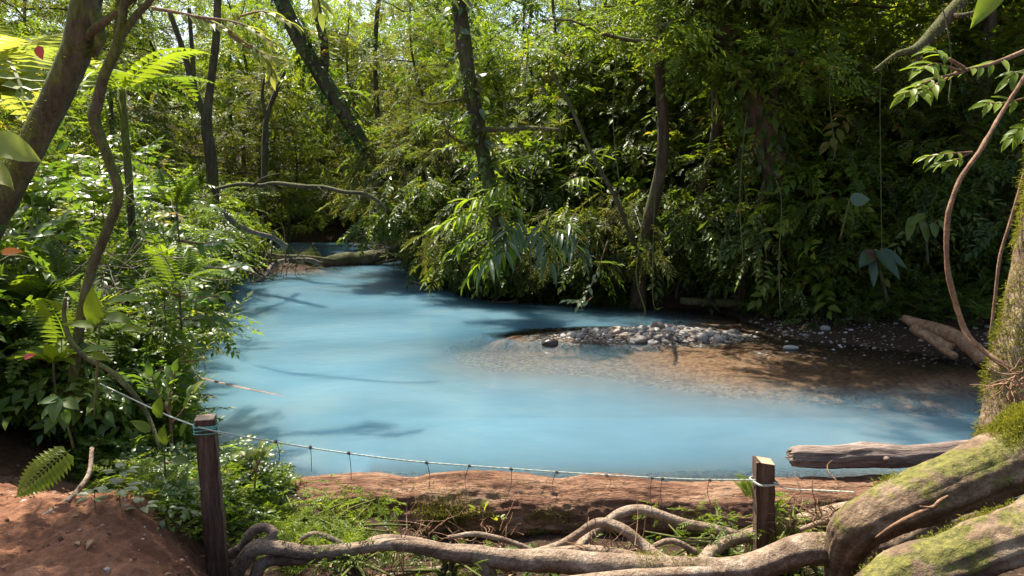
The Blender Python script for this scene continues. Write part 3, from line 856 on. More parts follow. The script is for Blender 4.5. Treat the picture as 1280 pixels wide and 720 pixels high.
for x, y, z, k, s in [(-2.5, 22.6, 1.2, 4, 1.4), (-2.9, 24.6, 1.4, 4, 1.5), (-2.0, 21.0, .9, 3, 1.2), (-3.2, 26.6, 1.5, 3, 1.4), (-2.7, 23.4, 2.2, 4, 1.3), (-3.4, 25.4, 2.6, 1, 1.3)]:
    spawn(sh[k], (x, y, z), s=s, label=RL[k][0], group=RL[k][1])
for px, d, k, s in [(505, 24, 3, .55), (530, 22.5, 2, .5), (350, 31, 2, .6)]:
    p = W(px, 300, d)
    spawn(protos[k], on_ground(p[0], p[1]), s=s, label=FLAB[k], group=FG[k])
for x, y, s in [(6.4, 14.9, .55), (7.3, 14.4, .6), (5.5, 15.5, .5), (8.4, 13.7, .6), (7.9, 15.2, .7), (9.3, 14.0, .7), (9.0, 12.9, .5), (6.9, 16, .7)]:
    spawn(sh[5], on_ground(x, y), s=s, label="low feathery plant, one of several on the gravel shore under the dark bank", group="low plants on the right shore")

# ------------------------------------------------------------------ hero trunks (pixel, pixel, distance, width in pixels)
def trunk_thing(name, label, pts, bark, seed=0, sides=14, moss=None, branches=(), cat="tree", rough=.12, ridge=.0, base=None, group=None, n=None, part="trunk"):
    p0 = W(pts[0][0], pts[0][1], pts[0][2])
    root = empty(name, label, cat, (0, 0, 0), group)
    mb = MB()
    V, dirs, S = px_tube(mb, pts, sides, n or max(40, len(pts) * 10), rough, 5, seed, ridge)
    t = mb.build(part, bark, root)
    sets = [(V, dirs)]
    for b in branches:
        bb = MB(); Vb, db, _ = px_tube(bb, b, max(6, sides // 2), None, rough, 8, seed + 3)
        bb.build("branch", bark, root); sets.append((Vb, db))
    if moss:
        r = np.random.default_rng(seed + 77)
        mm = MB(); tot = sum(len(v.reshape(-1, 3)) for v, _ in sets)
        for v, d_ in sets:
            tufts(mm, v, d_, int(moss["n"] * len(v.reshape(-1, 3)) / tot), r, moss.get("L", .04), moss.get("W", .012), moss.get("f"), tint=.5)
        mm.build("moss", moss.get("mat", M_mossd), root, smooth_=False)
    return root, sets

nf = lambda s, t=.0: (lambda V, D: np.clip(fbm(V * s, 3, 5) + .35 * D[:, 2] - t, 0, 1))
gA, _ = trunk_thing("leaning_tree", "thick leaning tree trunk at the left edge of the picture",
    [(-120, 620, 6.3, 45.8), (-70, 420, 6.4, 40.5), (-25, 305, 6.5, 37.0), (5, 245, 6.5, 35.2), (38, 185, 6.5, 33.4), (72, 118, 6.5, 33.4), (96, 60, 6.5, 35.2), (106, 15, 6.5, 33.4), (116, -60, 6.6, 29.9), (120, -200, 6.8, 22.9)],
    B_moss, 11, 18, moss=dict(n=5000, L=.035, W=.008, f=nf(2.5, .0)),
    branches=[[(98, 60, 6.5, 14), (122, 34, 6.4, 11), (150, 12, 6.3, 8), (190, -20, 6.2, 6)], [(112, 0, 6.5, 20), (124, 45, 6.45, 13), (118, 70, 6.45, 5)]])
gB, _ = trunk_thing("crooked_tree", "thin crooked mossy tree rising from the left thicket",
    [(88, 520, 6.0, 13.9), (100, 405, 6.0, 12.3), (112, 345, 6.0, 11.5), (133, 290, 6.0, 11.5), (148, 243, 6.0, 12.3), (136, 200, 6.0, 11.5), (118, 150, 6.0, 13.9), (121, 132, 6.0, 13.1), (130, 95, 6.0, 11.5), (147, 55, 6.0, 12.3), (156, 0, 6.0, 9.0), (163, -80, 6.0, 7.4), (170, -200, 6.1, 4.9)],
    B_moss, 12, 12, moss=dict(n=4500, L=.028, W=.006), branches=[[(146, 52, 6.0, 11), (168, 22, 6.0, 9), (192, -6, 6.0, 8), (225, -60, 6.0, 6)]])
gC, _sC = trunk_thing("forked_tree", "dark forked tree standing in the bright wood above the left thicket",
    [(268, 270, 22, 15), (264, 200, 22, 15), (258, 155, 22, 14), (262, 115, 22, 10), (270, 50, 22, 10), (272, 0, 22, 9), (276, -80, 22, 8)], B_dark, 13, 8,
    branches=[[(258, 150, 22, 10), (242, 108, 22, 8), (228, 60, 22, 7), (212, 15, 22, 6)], [(243, 108, 22, 6), (240, 60, 22, 5), (236, 10, 22, 5)]])
gC2, _ = trunk_thing("forked_tree", "small dark forked tree between the forked tree and the leaning vine covered trunk",
    [(330, 230, 24, 8), (332, 170, 24, 8), (334, 145, 24, 6), (346, 112, 24, 6), (356, 90, 24, 4)], B_dark, 14, 7,
    branches=[[(333, 150, 24, 5), (328, 120, 24, 4), (331, 95, 24, 3)]])

def vine_leaves(root, sets, count, L, mat, r, tpl=None, lean=.5, down=-.6, filt=None, name="vine_leaves", Wd=None, tint=.5):
    mb = MB()
    for V, D in sets:
        VV, DD = V.reshape(-1, 3), D.reshape(-1, 3)
        i = r.integers(0, len(VV), count)
        P = VV[i] + DD[i] * .03
        d = DD[i] * lean + np.array([0, 0, down]) + r.normal(0, .35, (count, 3))
        Ls = L * r.uniform(.5, 1.4, count)
        put(mb, tpl or OV, P, d, DD[i] + r.normal(0, .3, (count, 3)), Ls, Ls * .45 if Wd is None else Wd, r, tint, .2)
    return mb.build(name, mat, root, smooth_=True)

def creeper(root_, sets, n, L, mat, seed, tp=None, tint=.5, down=-.5):
    r = np.random.default_rng(seed); mb = MB()
    for V, D in sets:
        VV, DD = V.reshape(-1, 3), D.reshape(-1, 3)
        w = np.clip(fbm(VV * .9, 3, seed) + .15, 0.01, 1); i = r.choice(len(VV), n, p=w / w.sum())
        d = DD[i] * .8 + np.array([0, -.1, down]) + r.normal(0, .4, (n, 3)); Ls = L * r.uniform(.4, 1.4, n)
        put(mb, tp or SPR_M, VV[i], d, norm(np.array([0, 0, 1.0]) + r.normal(0, .4, (n, 3))), Ls, Ls, r, tint, .2)
    return mb.build("creeper", mat, root_, smooth_=False)

r = np.random.default_rng(5)
gD, sD = trunk_thing("leaning_vine_tree", "leaning tree trunk covered in climbing leaves in the bright wood above the far channel",
    [(345, -40, 24, 18.7), (352, 0, 24, 18.7), (375, 50, 24, 18.7), (400, 92, 24, 19.6), (428, 138, 24, 19.6), (452, 178, 24, 18.7), (478, 235, 24, 18.7), (500, 300, 24, 18.7)], B_dark, 15, 10,
    branches=[[(404, 95, 24, 12), (406, 60, 24, 11), (398, 20, 24, 11), (388, -40, 24, 9)]])
vine_leaves(gD, sD[:1], 450, .24, M_cool, r, lean=.9); creeper(gD, sD[:1], 120, .7, M_leaf, 91)
gE, sE = trunk_thing("vine_clad_tree", "upright dark tree trunk with climbing leaves and mossy side branches in the centre",
    [(566, -60, 17, 18), (573, 0, 17, 18), (580, 55, 17, 20), (586, 95, 17, 18), (594, 140, 17, 20), (602, 185, 17, 18), (611, 225, 17, 18), (622, 300, 17.4, 18), (628, 350, 17.8, 20)], B_dark, 16, 10,
    moss=dict(n=2500, L=.05, W=.009, mat=M_mossd, f=lambda V, D: np.clip(fbm(V * 1.5, 3, 8), 0, 1)),
    branches=[[(600, 162, 16.9, 9), (628, 162, 16.4, 7), (660, 160, 16, 7), (705, 163, 15.6, 5)], [(598, 178, 16.9, 7), (578, 178, 16.6, 5), (556, 164, 16.2, 4)], [(594, 124, 16.9, 5), (566, 126, 16.6, 5), (538, 130, 16.2, 3), (515, 122, 15.8, 2)]])
vine_leaves(gE, sE[:1], 200, .24, M_grey, r, lean=.8); creeper(gE, sE[:1], 120, .6, M_leaf, 93)
mm = MB()
for V, D in sE[1:]:
    tufts(mm, V, D, 700, np.random.default_rng(8), .08, .009, lambda V, D: np.clip(.3 - D[:, 2], 0, 1), tint=.6)
mm.build("hanging_moss", M_moss, gE, smooth_=False)

gF, sF = trunk_thing("massive_tree", "massive shaded tree trunk hung with vines on the right of the far bank",
    [(872, -40, 15.5, 40), (884, 0, 15.5, 38), (912, 50, 15.5, 38), (938, 105, 15.5, 38), (955, 160, 15.6, 40), (972, 210, 15.8, 42), (985, 270, 16.2, 48), (990, 340, 16.6, 60)], B_dark, 17, 16, ridge=.3)
vine_leaves(gF, sF, 600, .26, M_cool, r, lean=.9); creeper(gF, sF, 170, .8, M_leaf, 94, tint=.6)
gG, sG = trunk_thing("root_hung_tree", "narrow tree trunk hung with brown aerial roots beside the massive trunk",
    [(975, -40, 16, 18), (981, 0, 16, 17), (982, 60, 16, 16), (978, 100, 16, 17), (976, 170, 16.3, 16), (982, 300, 16.8, 18)], B_moss, 18, 10, ridge=.4)
vine_leaves(gG, sG, 160, .26, M_grey, r, lean=.8); creeper(gG, sG, 110, .8, M_leaf, 95)
gH, sH = trunk_thing("bent_branch", "dark bent mossy branch reaching down in the upper right wood",
    [(1245, -60, 9.5, 15), (1205, -5, 9.3, 15), (1183, 22, 9.2, 16), (1160, 48, 9.1, 15), (1143, 62, 9.0, 11), (1120, 68, 8.9, 6), (1093, 88, 8.8, 4)], B_dark, 19, 9, cat="branch", part="limb",
    moss=dict(n=1200, L=.04, W=.007), branches=[[(1186, 20, 9.2, 7), (1212, 18, 9, 7), (1240, 8, 9, 5)], [(1147, 60, 9.0, 6), (1146, 78, 9, 4), (1140, 92, 9, 3)]])
gI, sI = trunk_thing("slanting_sapling", "thin slanting mossy sapling leaning over the middle of the far bank",
    [(688, 88, 14.5, 2.6), (702, 112, 14.6, 3.9), (718, 143, 14.7, 4.5), (733, 178, 14.8, 4.5), (752, 215, 15, 5.2), (775, 260, 15.6, 5.2), (800, 330, 17.2, 5.9)], B_moss, 20, 7)
for i, (px, d, w, k) in enumerate([(793, 20, 8, 0), (757, 22, 6, 0), (838, 19, 9, 0), (1052, 18, 8, 0), (1125, 19, 10, 0), (700, 21, 6, 0), (905, 20, 10, 0), (150, 20, 7, 0), (480, 30, 9, 0), (1035, 22, 7, 0), (665, 23, 5, 0), (860, 23, 7, 0)]):
    j = r.uniform(-12, 12, 5)
    gb, sb_ = trunk_thing("bare_tree", "thin creeper hung tree trunk, one of several standing in the shadowed wood",
        [(px + j[0], -60, d, w * .6), (px + j[1], 40, d, w * .65), (px + j[2], 130, d, w * .7), (px + j[3], 220, d, w * .75), (px + j[4], 330, d + .3, w * .85)], B_dark, 30 + i, 7, group="bare trunks in the wood")
    creeper(gb, sb_, 60, .8, M_leaf, 120 + i)

# ------------------------------------------------------------------ foreground: logs, roots, fence
def world_tube_thing(name, label, cat, pts, mat, sides=24, n=120, rough=.1, rs=4, seed=0, ridge=0.0, grooves=0.0, group=None, parent=None, part=None):
    mb = MB()
    V, D, S = px_tube(mb, pts, sides, n, rough, rs, seed, ridge, True, grooves)
    o = mb.build(part or name, mat, parent)
    if parent is None: tag(o, label, cat, group)
    return o, V, D

log, LV, LD = world_tube_thing("fallen_log", "huge rotting reddish log lying along the near edge of the pool behind the posts", "log",
    [(285, 652, 6.75, 80), (330, 640, 6.75, 84), (450, 635, 6.75, 94), (510, 640, 6.75, 90), (560, 636, 6.75, 97), (640, 637, 6.75, 98), (700, 641, 6.75, 91), (760, 639, 6.75, 96), (850, 645, 6.75, 88), (960, 643, 6.75, 93), (1040, 641, 6.8, 90), (1118, 634, 6.85, 84)],
    B_log, 110, 520, .07, 3, 3, ridge=.085, grooves=.020)
mm = MB(); rr_ = np.random.default_rng(61)
def logmoss(V, D):
    return np.clip(fbm(V * 1.6, 4, 12) * 1.8 - .05, 0, 1) * np.exp(-((D[:, 2] - .25) / .35) ** 2) * (D[:, 1] < 0)
tufts(mm, LV, LD, 16000, rr_, .022, .007, logmoss, lean=.5)
mm.build("moss", M_moss, log, smooth_=False)
mm = MB(); tufts(mm, LV, LD, 15000, rr_, .03, .009, lambda V, D: np.clip(fbm(V * 2.2, 3, 13) + .35, 0, 1) * (D[:, 1] < .2) * smooth(.12, -.25, D[:, 2] + .3 * fbm(V * 3, 3, 19)), lean=.7)  # dark moss, packed low down to put the underside's shade into the colour
mm.build("shade_moss", M_mossd, log, smooth_=False)

cut, CV, CD = world_tube_thing("cut_log", "pale brown cut log resting above the water behind the mossy root", "log",
    [(990, 571.5, 7.0, 26), (1000, 571, 7.0, 28), (1040, 572, 7.0, 28), (1085, 568.5, 7.0, 31), (1130, 570, 7.0, 28), (1200, 566, 7.0, 30), (1290, 563, 7.0, 31)], B_cut, 44, 220, .10, 5, 9, ridge=.24)
kb = MB(); px_tube(kb, [(1108, 574, 6.92, 10), (1108, 574, 6.86, 8), (1108, 574, 6.83, 3)], 10, 8, .15, 9, 2); kb.build("knot", B_cut, cut)
# broken end of the cut log
eb = MB(); er = np.random.default_rng(4); c = W(990, 571.5, 7.0)
for i in range(26):
    a = er.uniform(0, 6.28); q = er.uniform(0, .095); p = c + np.array([.02, math.cos(a) * q, math.sin(a) * q])
    tube(eb, np.array([p, p - np.array([er.uniform(.03, .07), 0, 0])]), np.array([.022, .008]), 5, 0)
eb.build("broken_end", B_dead, cut)

# the mossy tree on the right and its roots
mt = empty("mossy_tree", "moss covered tree on the right whose thick roots spread along the near bank", "tree")
tb = MB()
V1, D1, _ = px_tube(tb, [(1330, 60, 5.5, 46), (1310, 200, 5.4, 42), (1297, 300, 5.3, 44), (1284, 380, 5.2, 46), (1270, 440, 5.1, 50), (1262, 490, 5.0, 54), (1264, 540, 4.9, 70), (1275, 610, 4.8, 100)], 40, 160, .12, 5, 21, ridge=.12)
tb.build("trunk", B_bigroot, mt)
roots = []
def root(pts, mat=B_root, sides=20, n=None, rough=.10, rs=5, seed=0, ridge=.08):
    mb = MB(); V, D, S = px_tube(mb, pts, sides, n or len(pts) * 16, rough, rs, seed, ridge)
    mb.build("root", mat, mt); roots.append((V, D)); return V, D
V2, D2 = root([(1420, 500, 4.5, 130), (1340, 540, 4.4, 108), (1290, 562, 4.3, 92), (1240, 583, 4.2, 84), (1190, 603, 4.15, 78), (1140, 626, 4.1, 74), (1100, 643, 4.1, 68), (1072, 660, 4.15, 60), (1056, 690, 4.3, 48), (1048, 740, 4.5, 40)], B_bigroot, 64, 300, .2, 3.5, 22, .16)
V3, D3 = root([(1400, 600, 3.6, 110), (1330, 642, 3.55, 88), (1280, 668, 3.5, 76), (1235, 684, 3.5, 74), (1190, 704, 3.5, 72), (1140, 720, 3.5, 74), (1090, 755, 3.5, 70)], B_bigroot, 56, 220, .2, 4, 23, .16)
# the long pale root along the bottom of the picture
V4, D4 = root([(1215, 640, 4.45, 50), (1150, 662, 4.45, 44), (1105, 682, 4.4, 46), (1065, 688, 4.4, 45), (1030, 687, 4.4, 42), (995, 690, 4.4, 38), (960, 703, 4.4, 36), (925, 713, 4.4, 36), (880, 713, 4.4, 34), (845, 710, 4.4, 34),
               (800, 708, 4.4, 32), (750, 706, 4.4, 30), (700, 702, 4.4, 28), (640, 700, 4.4, 27), (600, 694, 4.4, 24), (560, 690, 4.4, 21), (520, 683, 4.4, 18), (480, 681, 4.4, 17), (430, 688, 4.4, 18), (390, 691, 4.4, 19), (355, 686, 4.4, 20), (325, 684, 4.4, 22), (308, 697, 4.4, 20), (293, 722, 4.4, 19), (275, 760, 4.4, 18)],
              B_root, 30, 620, .22, 5, 24, .16)
root([(560, 694, 4.5, 24), (540, 684, 4.55, 18), (500, 676, 4.6, 15), (470, 676, 4.6, 13), (448, 690, 4.6, 11), (430, 715, 4.6, 9)], B_root, 14, None, .1, 8, 25)
root([(432, 691, 4.42, 15), (400, 697, 4.42, 15), (360, 699, 4.42, 17), (338, 700, 4.42, 17), (322, 713, 4.42, 17), (318, 750, 4.4, 16)], B_root, 14, None, .1, 8, 26)
root([(336, 676, 4.42, 13), (341, 665, 4.44, 12), (329, 659, 4.46, 12), (315, 665, 4.47, 13), (305, 680, 4.48, 13), (285, 694, 4.48, 12), (255, 705, 4.48, 10), (228, 715, 4.45, 9), (205, 728, 4.4, 8)], B_root, 12, None, .1, 9, 27)
root([(300, 684, 4.46, 10), (275, 698, 4.45, 8), (258, 712, 4.4, 6), (240, 725, 4.35, 5)], B_root, 10, None, .1, 9, 28)
# the arching roots in the middle
root([(850, 712, 4.5, 22), (826, 699, 4.6, 18), (806, 684, 4.7, 16), (783, 664, 4.75, 14), (760, 654, 4.8, 13), (742, 655, 4.8, 12), (722, 668, 4.8, 11), (700, 681, 4.8, 11), (676, 688, 4.8, 9), (650, 692, 4.8, 7)], B_root, 14, None, .1, 8, 29)
root([(714, 700, 4.7, 15), (722, 688, 4.8, 15), (736, 670, 4.9, 13), (757, 654, 5.0, 13), (778, 641, 5.0, 14), (800, 637, 5.0, 14), (825, 644, 5.0, 14), (855, 654, 5.0, 13), (885, 660, 5.0, 14), (918, 668, 5.0, 13), (945, 676, 5.0, 11)], B_root, 14, None, .1, 8, 30)
root([(868, 722, 4.7, 22), (882, 700, 4.8, 20), (900, 682, 4.9, 18), (930, 671, 5.0, 17), (965, 664, 5.0, 18), (1000, 652, 5.0, 20), (1030, 645, 4.9, 24), (1065, 640, 4.7, 30)], B_root, 16, None, .12, 8, 31)
root([(830, 706, 4.5, 14), (780, 693, 4.6, 13), (735, 688, 4.7, 14), (690, 690, 4.7, 12), (660, 696, 4.7, 9)], B_root, 12, None, .1, 8, 32)
root([(905, 716, 4.25, 8), (880, 716, 4.2, 16), (830, 719, 4.2, 20), (770, 722, 4.2, 18), (700, 728, 4.2, 14)], B_root, 12, None, .1, 8, 33)
root([(600, 694, 4.4, 26), (604, 712, 4.4, 30), (612, 745, 4.4, 34)], B_root, 14, None, .1, 8, 34)
# moss on trunk and big roots
mm = MB(); mr_ = np.random.default_rng(62)
tufts(mm, V1, D1, 15000, mr_, .030, .006, lambda V, D: np.clip(fbm(V * 3, 3, 14) + .25 - .3 * D[:, 0], 0, 1), lean=.6)
tufts(mm, V2, D2, 36000, mr_, .024, .005, lambda V, D: np.clip(fbm(V * 2.6, 4, 15) * 2.2 - .12 - .35 * D[:, 0], 0, 1) * (D[:, 2] > -.5) * (V[:, 0] > W(1085, 640, 4.1)[0]), lean=.7)
tufts(mm, V3, D3, 9000, mr_, .018, .005, lambda V, D: np.clip(fbm(V * 3.5, 4, 16) * 1.8 + .8 * D[:, 1] - .55, 0, 1), lean=.7)
tufts(mm, V4, D4, 2500, mr_, .012, .004, lambda V, D: np.clip(fbm(V * 3.5, 3, 17) * 1.6 - .2, 0, 1) * (V[:, 0] > .8) * (D[:, 2] > .1) * (V[:, 0] < W(1100, 680, 4.4)[0]), lean=.6)
mm.build("moss", M_moss, mt, smooth_=False)

# thin twiggy rootlets
def twig_tangle(name, label, spec, mat, seed, group=None, cat="twigs"):
    r = np.random.default_rng(seed); mb = MB()
    for (px, py, d, sx_, sy_, n, L, w) in spec:
        for i in range(n):
            a = r.uniform(0, 6.28)
            p = W(px + r.normal(0, sx_), py + r.normal(0, sy_), d + r.normal(0, .08))
            dr = norm(np.array([r.normal(0, 1), r.normal(0, .4), r.normal(.1, .8)]))
            l = L * r.uniform(.4, 1.3); q = [p]
            for k in range(4): dr = norm(dr + r.normal(0, .3, 3)); q.append(q[-1] + dr * l / 4)
            tube(mb, spline(q, 9), np.linspace(w, w * .35, 9), 4, 0, cap=False)
    return tag(mb.build(name, mat), label, cat, group)
twig_tangle("twig_tangle", "tangle of dry reddish twigs under the arching roots", [(770, 690, 4.75, 26, 10, 55, .3, .0045)], B_vine, 71)
twig_tangle("twig_tangle", "dry twigs standing up behind the left half of the long root", [(525, 665, 4.9, 16, 8, 30, .28, .004)], B_vine, 72)
twig_tangle("twig_tangle", "low dry twigs lying just left of the arching roots", [(610, 674, 4.9, 18, 6, 26, .24, .004)], B_vine, 79)
twig_tangle("rootlets", "bundle of hanging brown rootlets below the long root", [(490, 712, 4.45, 14, 10, 40, .3, .004)], B_vine, 73)
twig_tangle("twig_tangle", "dry rootlets and twigs between the right post and the mossy root", [(1000, 650, 4.75, 18, 14, 26, .25, .005), (1030, 640, 4.6, 10, 14, 14, .22, .006)], B_vine, 74)
tw = MB()
px_tube(tw, [(1170, 632, 3.9, 5), (1140, 645, 3.85, 6), (1115, 658, 3.85, 5), (1095, 672, 3.9, 3)], 6, None, .2, 20, 5)
px_tube(tw, [(1076, 735, 4.0, 4), (1082, 705, 4.05, 4.5), (1095, 688, 4.05, 4), (1098, 668, 4.1, 3)], 6, None, .2, 20, 6)
px_tube(tw, [(1185, 620, 3.9, 3), (1175, 626, 3.88, 5), (1165, 634, 3.88, 4), (1150, 633, 3.88, 2)], 6, None, .2, 20, 7)
tag(tw.build("dry_twig", B_vine), "thin pale dry twigs lying across the mossy roots", "twig")

# fence posts
def make_post(name, label, base, top, w0, w1, yaw, slope):
    root_ = empty(name, label, "fence post", base, rz=yaw)
    import bmesh
    bm = bmesh.new()
    b, t = Vector((0, 0, -.35)), Vector(np.array(top) - np.array(base))
    t = t.copy(); t.rotate(Vector((0, 0, 1)).rotation_difference(Vector((0, 0, 1))))
    cz, sz = math.cos(-yaw), math.sin(-yaw)
    t = Vector((t.x * cz - t.y * sz, t.x * sz + t.y * cz, t.z))
    n = 14; ringv = []
    r = random.Random(5)
    for k in range(n + 1):
        f = k / n
        c = b.lerp(t, f); w = w0 + (w1 - w0) * f
        ring = []
        for (sx_, sy_) in ((-1, -1), (1, -1), (1, 1), (-1, 1)):
            z = c.z + (slope * sx_ * w if k == n else 0)
            ring.append(bm.verts.new((c.x + sx_ * w * .5 + r.uniform(-.005, .005), c.y + sy_ * w * .5 + r.uniform(-.005, .005), z)))
        ringv.append(ring)
    for k in range(n):
        for j in range(4):
            bm.faces.new((ringv[k][j], ringv[k][(j + 1) % 4], ringv[k + 1][(j + 1) % 4], ringv[k + 1][j]))
    bm.faces.new(ringv[0][::-1]); bm.faces.new(ringv[-1])
    bmesh.ops.bevel(bm, geom=[e for e in bm.edges if abs((e.verts[0].co - e.verts[1].co).normalized().z) > .8], offset=.012, segments=2, affect='EDGES')
    me = bpy.data.meshes.new("shaft"); bm.to_mesh(me); bm.free()
    me.materials.append(B_post)
    o = bpy.data.objects.new("shaft", me); COL.objects.link(o); o.parent = root_
    # weathered end grain
    bm = bmesh.new(); w = w1 * .485
    vs_ = [bm.verts.new((t.x + a * w, t.y + b_ * w, t.z + slope * a * w * 2 * .5 * 2 * .5 + dz)) for dz in (-.002, .004) for (a, b_) in ((-1, -1), (1, -1), (1, 1), (-1, 1))]
    bm.faces.new(vs_[4:]); bm.faces.new(vs_[:4][::-1])
    for j in range(4): bm.faces.new((vs_[j], vs_[(j + 1) % 4], vs_[4 + (j + 1) % 4], vs_[4 + j]))
    me = bpy.data.meshes.new("end_grain"); bm.to_mesh(me); bm.free(); me.materials.append(B_postcap)
    o = bpy.data.objects.new("end_grain", me); COL.objects.link(o); o.parent = root_
    return root_
PL0, PL1 = W(273, 700, 4.3), W(256.5, 522, 4.36)
PR0, PR1 = W(960, 690, 4.85), W(954.5, 576, 4.85)
make_post("fence_post", "tall dark brown wooden post on the left holding the rope, green cord round its top", PL0, PL1, .125, .115, .25, 0.0)
make_post("fence_post", "short wooden post on the right with a pale slanted top, holding the rope", PR0, PR1, .135, .125, -.1, -.12)

rp_ = MB()
rope_pts = [(20, 425, 7.2), (60, 450, 6.6), (130, 482, 5.8), (200, 515, 4.8), (243, 532, 4.33)]
rope_px2 = [(248, 534, 4.28), (274, 540, 4.30), (300, 545, 4.4), (370, 557, 4.58), (430, 566, 4.6), (520, 577, 4.65), (640, 586, 4.7), (760, 594, 4.72), (860, 599, 4.75), (945, 600, 4.76)]
rope_px3 = [(967, 603, 4.78), (985, 611, 4.8), (1030, 613, 4.7), (1068, 615, 4.45)]
def twisted(mb, pts, rad, n, twist=60):
    S = spline(np.array([W(*p) for p in pts]), n)
    L = np.linalg.norm(np.diff(S, axis=0), axis=1).sum()
    T = norm(np.gradient(S, axis=0)); U = norm(np.cross(T, [0, 0, 1.0])); B = np.cross(T, U)
    for k in range(3):
        a = np.linspace(0, twist * L, n) + k * 2.094
        tube(mb, S + (U * np.cos(a)[:, None] + B * np.sin(a)[:, None]) * rad * .5, rad * .62, 6, 0)
twisted(rp_, rope_pts, .005, 300); twisted(rp_, rope_px2, .0048, 700); twisted(rp_, rope_px3, .004, 120)
rope = tag(rp_.build("rope", M_rope), "pale greenish rope strung from the left thicket past both posts", "rope")
def loops(name, P, rad, turns, mat, parent, dz=.012, th=.0045):
    a = np.linspace(0, turns * 6.283, turns * 26)
    rd = np.maximum(np.abs(np.cos(a)), np.abs(np.sin(a))) ** -.75 * rad
    C = np.stack([P[0] + np.cos(a + .25) * rd, P[1] + np.sin(a + .25) * rd, P[2] + dz * np.sin(a * .31 + 1) * turns * .5], -1)
    mb = MB(); tube(mb, C, th, 6, 0); return mb.build(name, mat, parent)
c1 = W(257.5, 534, 4.36); loops("cord_loops", c1, .068, 4, M_wireg, rope)
c2 = W(955, 601, 4.85); loops("cord_loops", c2, .078, 2, M_rope, rope, .004)
wr = np.random.default_rng(9)
for i, (px, py, d, dy) in enumerate([(345, 552, 4.5, 40), (388, 559, 4.59, 30), (436, 566, 4.6, 34), (533, 578, 4.65, 34), (587, 582, 4.67, 36), (639, 586, 4.7, 40), (696, 590, 4.7, 36), (758, 594, 4.72, 18), (815, 597, 4.73, 45), (828, 598, 4.74, 40), (887, 600, 4.75, 30)]):
    mb = MB()
    a0 = W(px, py - 3, d); a1 = W(px + wr.uniform(-6, 6), py + dy * .5, d + .03); a2 = W(px + wr.uniform(-8, 4), py + dy, d + .02)
    tube(mb, spline([a0, a1, a2], 12), .0022, 5, 0)
    a = np.linspace(0, 18, 40); c = W(px, py, d)
    tube(mb, np.stack([c[0] + a / 18 * .02 - .01, c[1] + np.cos(a) * .011, c[2] + np.sin(a) * .011], -1), .0028, 5, 0)
    mb.build("wire_tie", M_wire, rope)

# lianas on the right
tag(world_tube_thing("hanging_vine", "", "vine", [(1300, 60, 5.4, 5.0), (1278, 100, 5.3, 5.0), (1250, 145, 5.3, 5.0), (1225, 188, 5.2, 5.8), (1200, 225, 5.2, 5.8), (1186, 265, 5.2, 5.8), (1183, 305, 5.2, 6.5), (1185, 340, 5.2, 6.5), (1195, 380, 5.2, 6.5), (1205, 410, 5.2, 7.9), (1220, 430, 5.1, 6.5), (1245, 450, 5.0, 6.5), (1268, 465, 4.95, 7.2)],
    B_vine, 12, 260, .4, 9, 3)[0], "thick reddish vine hanging in a long bow left of the mossy trunk")
tag(world_tube_thing("hanging_vine", "", "vine", [(1290, 180, 6.4, 4), (1275, 235, 6.4, 4), (1262, 280, 6.4, 4), (1250, 320, 6.4, 4), (1244, 370, 6.4, 4), (1238, 420, 6.4, 3.5)], B_vine, 7, 90, .15, 18, 4)[0], "thin brown vine hanging between the thick vine and the mossy trunk")
vt = twig_tangle("rootlets", "knot of pale rootlets on the side of the mossy trunk", [(1268, 478, 4.72, 6, 10, 26, .2, .006)], B_vine, 75)
for px, py0, py1, d, w, ln in [(a_, b_, c_, d_, w_ * .6, l_) for a_, b_, c_, d_, w_, l_ in [(658, 285, 350, 14.8, 2.6, "thick knotted one left of the others"), (693, 300, 352, 15, 1.8, ""), (735, 300, 350, 15.2, 2.2, ""), (822, 170, 385, 14.4, 1.6, ""), (977, 255, 390, 13.6, 2.2, ""), (800, 300, 395, 14.6, 2.5, ""),
                              (660, 60, 160, 15, 1.8, ""), (632, 90, 160, 15.4, 1.6, ""), (1040, 40, 200, 14, 2.2, ""), (770, 60, 240, 15, 1.8, ""), (1100, 120, 330, 13.5, 1.8, ""), (930, 170, 330, 14.2, 2, ""), (1185, 40, 130, 9, 2.5, "")]]:
    j = wr.uniform(-9, 9, 4)
    world_tube_thing("aerial_root", "thin aerial root, one of several hanging from the trees on the far bank", "aerial root",
        [(px + j[0], py0 - 30, d, w), (px, py0, d, w), (px + j[1] * .6, (py0 + py1) / 2, d, w), (px + j[2] * .8, py1 - 8, d, w * 1.1), (px + j[3] * .8, py1, d, w * .5)], B_moss, 6, 60, .15, 14, 5, group="aerial roots hanging on the far bank")

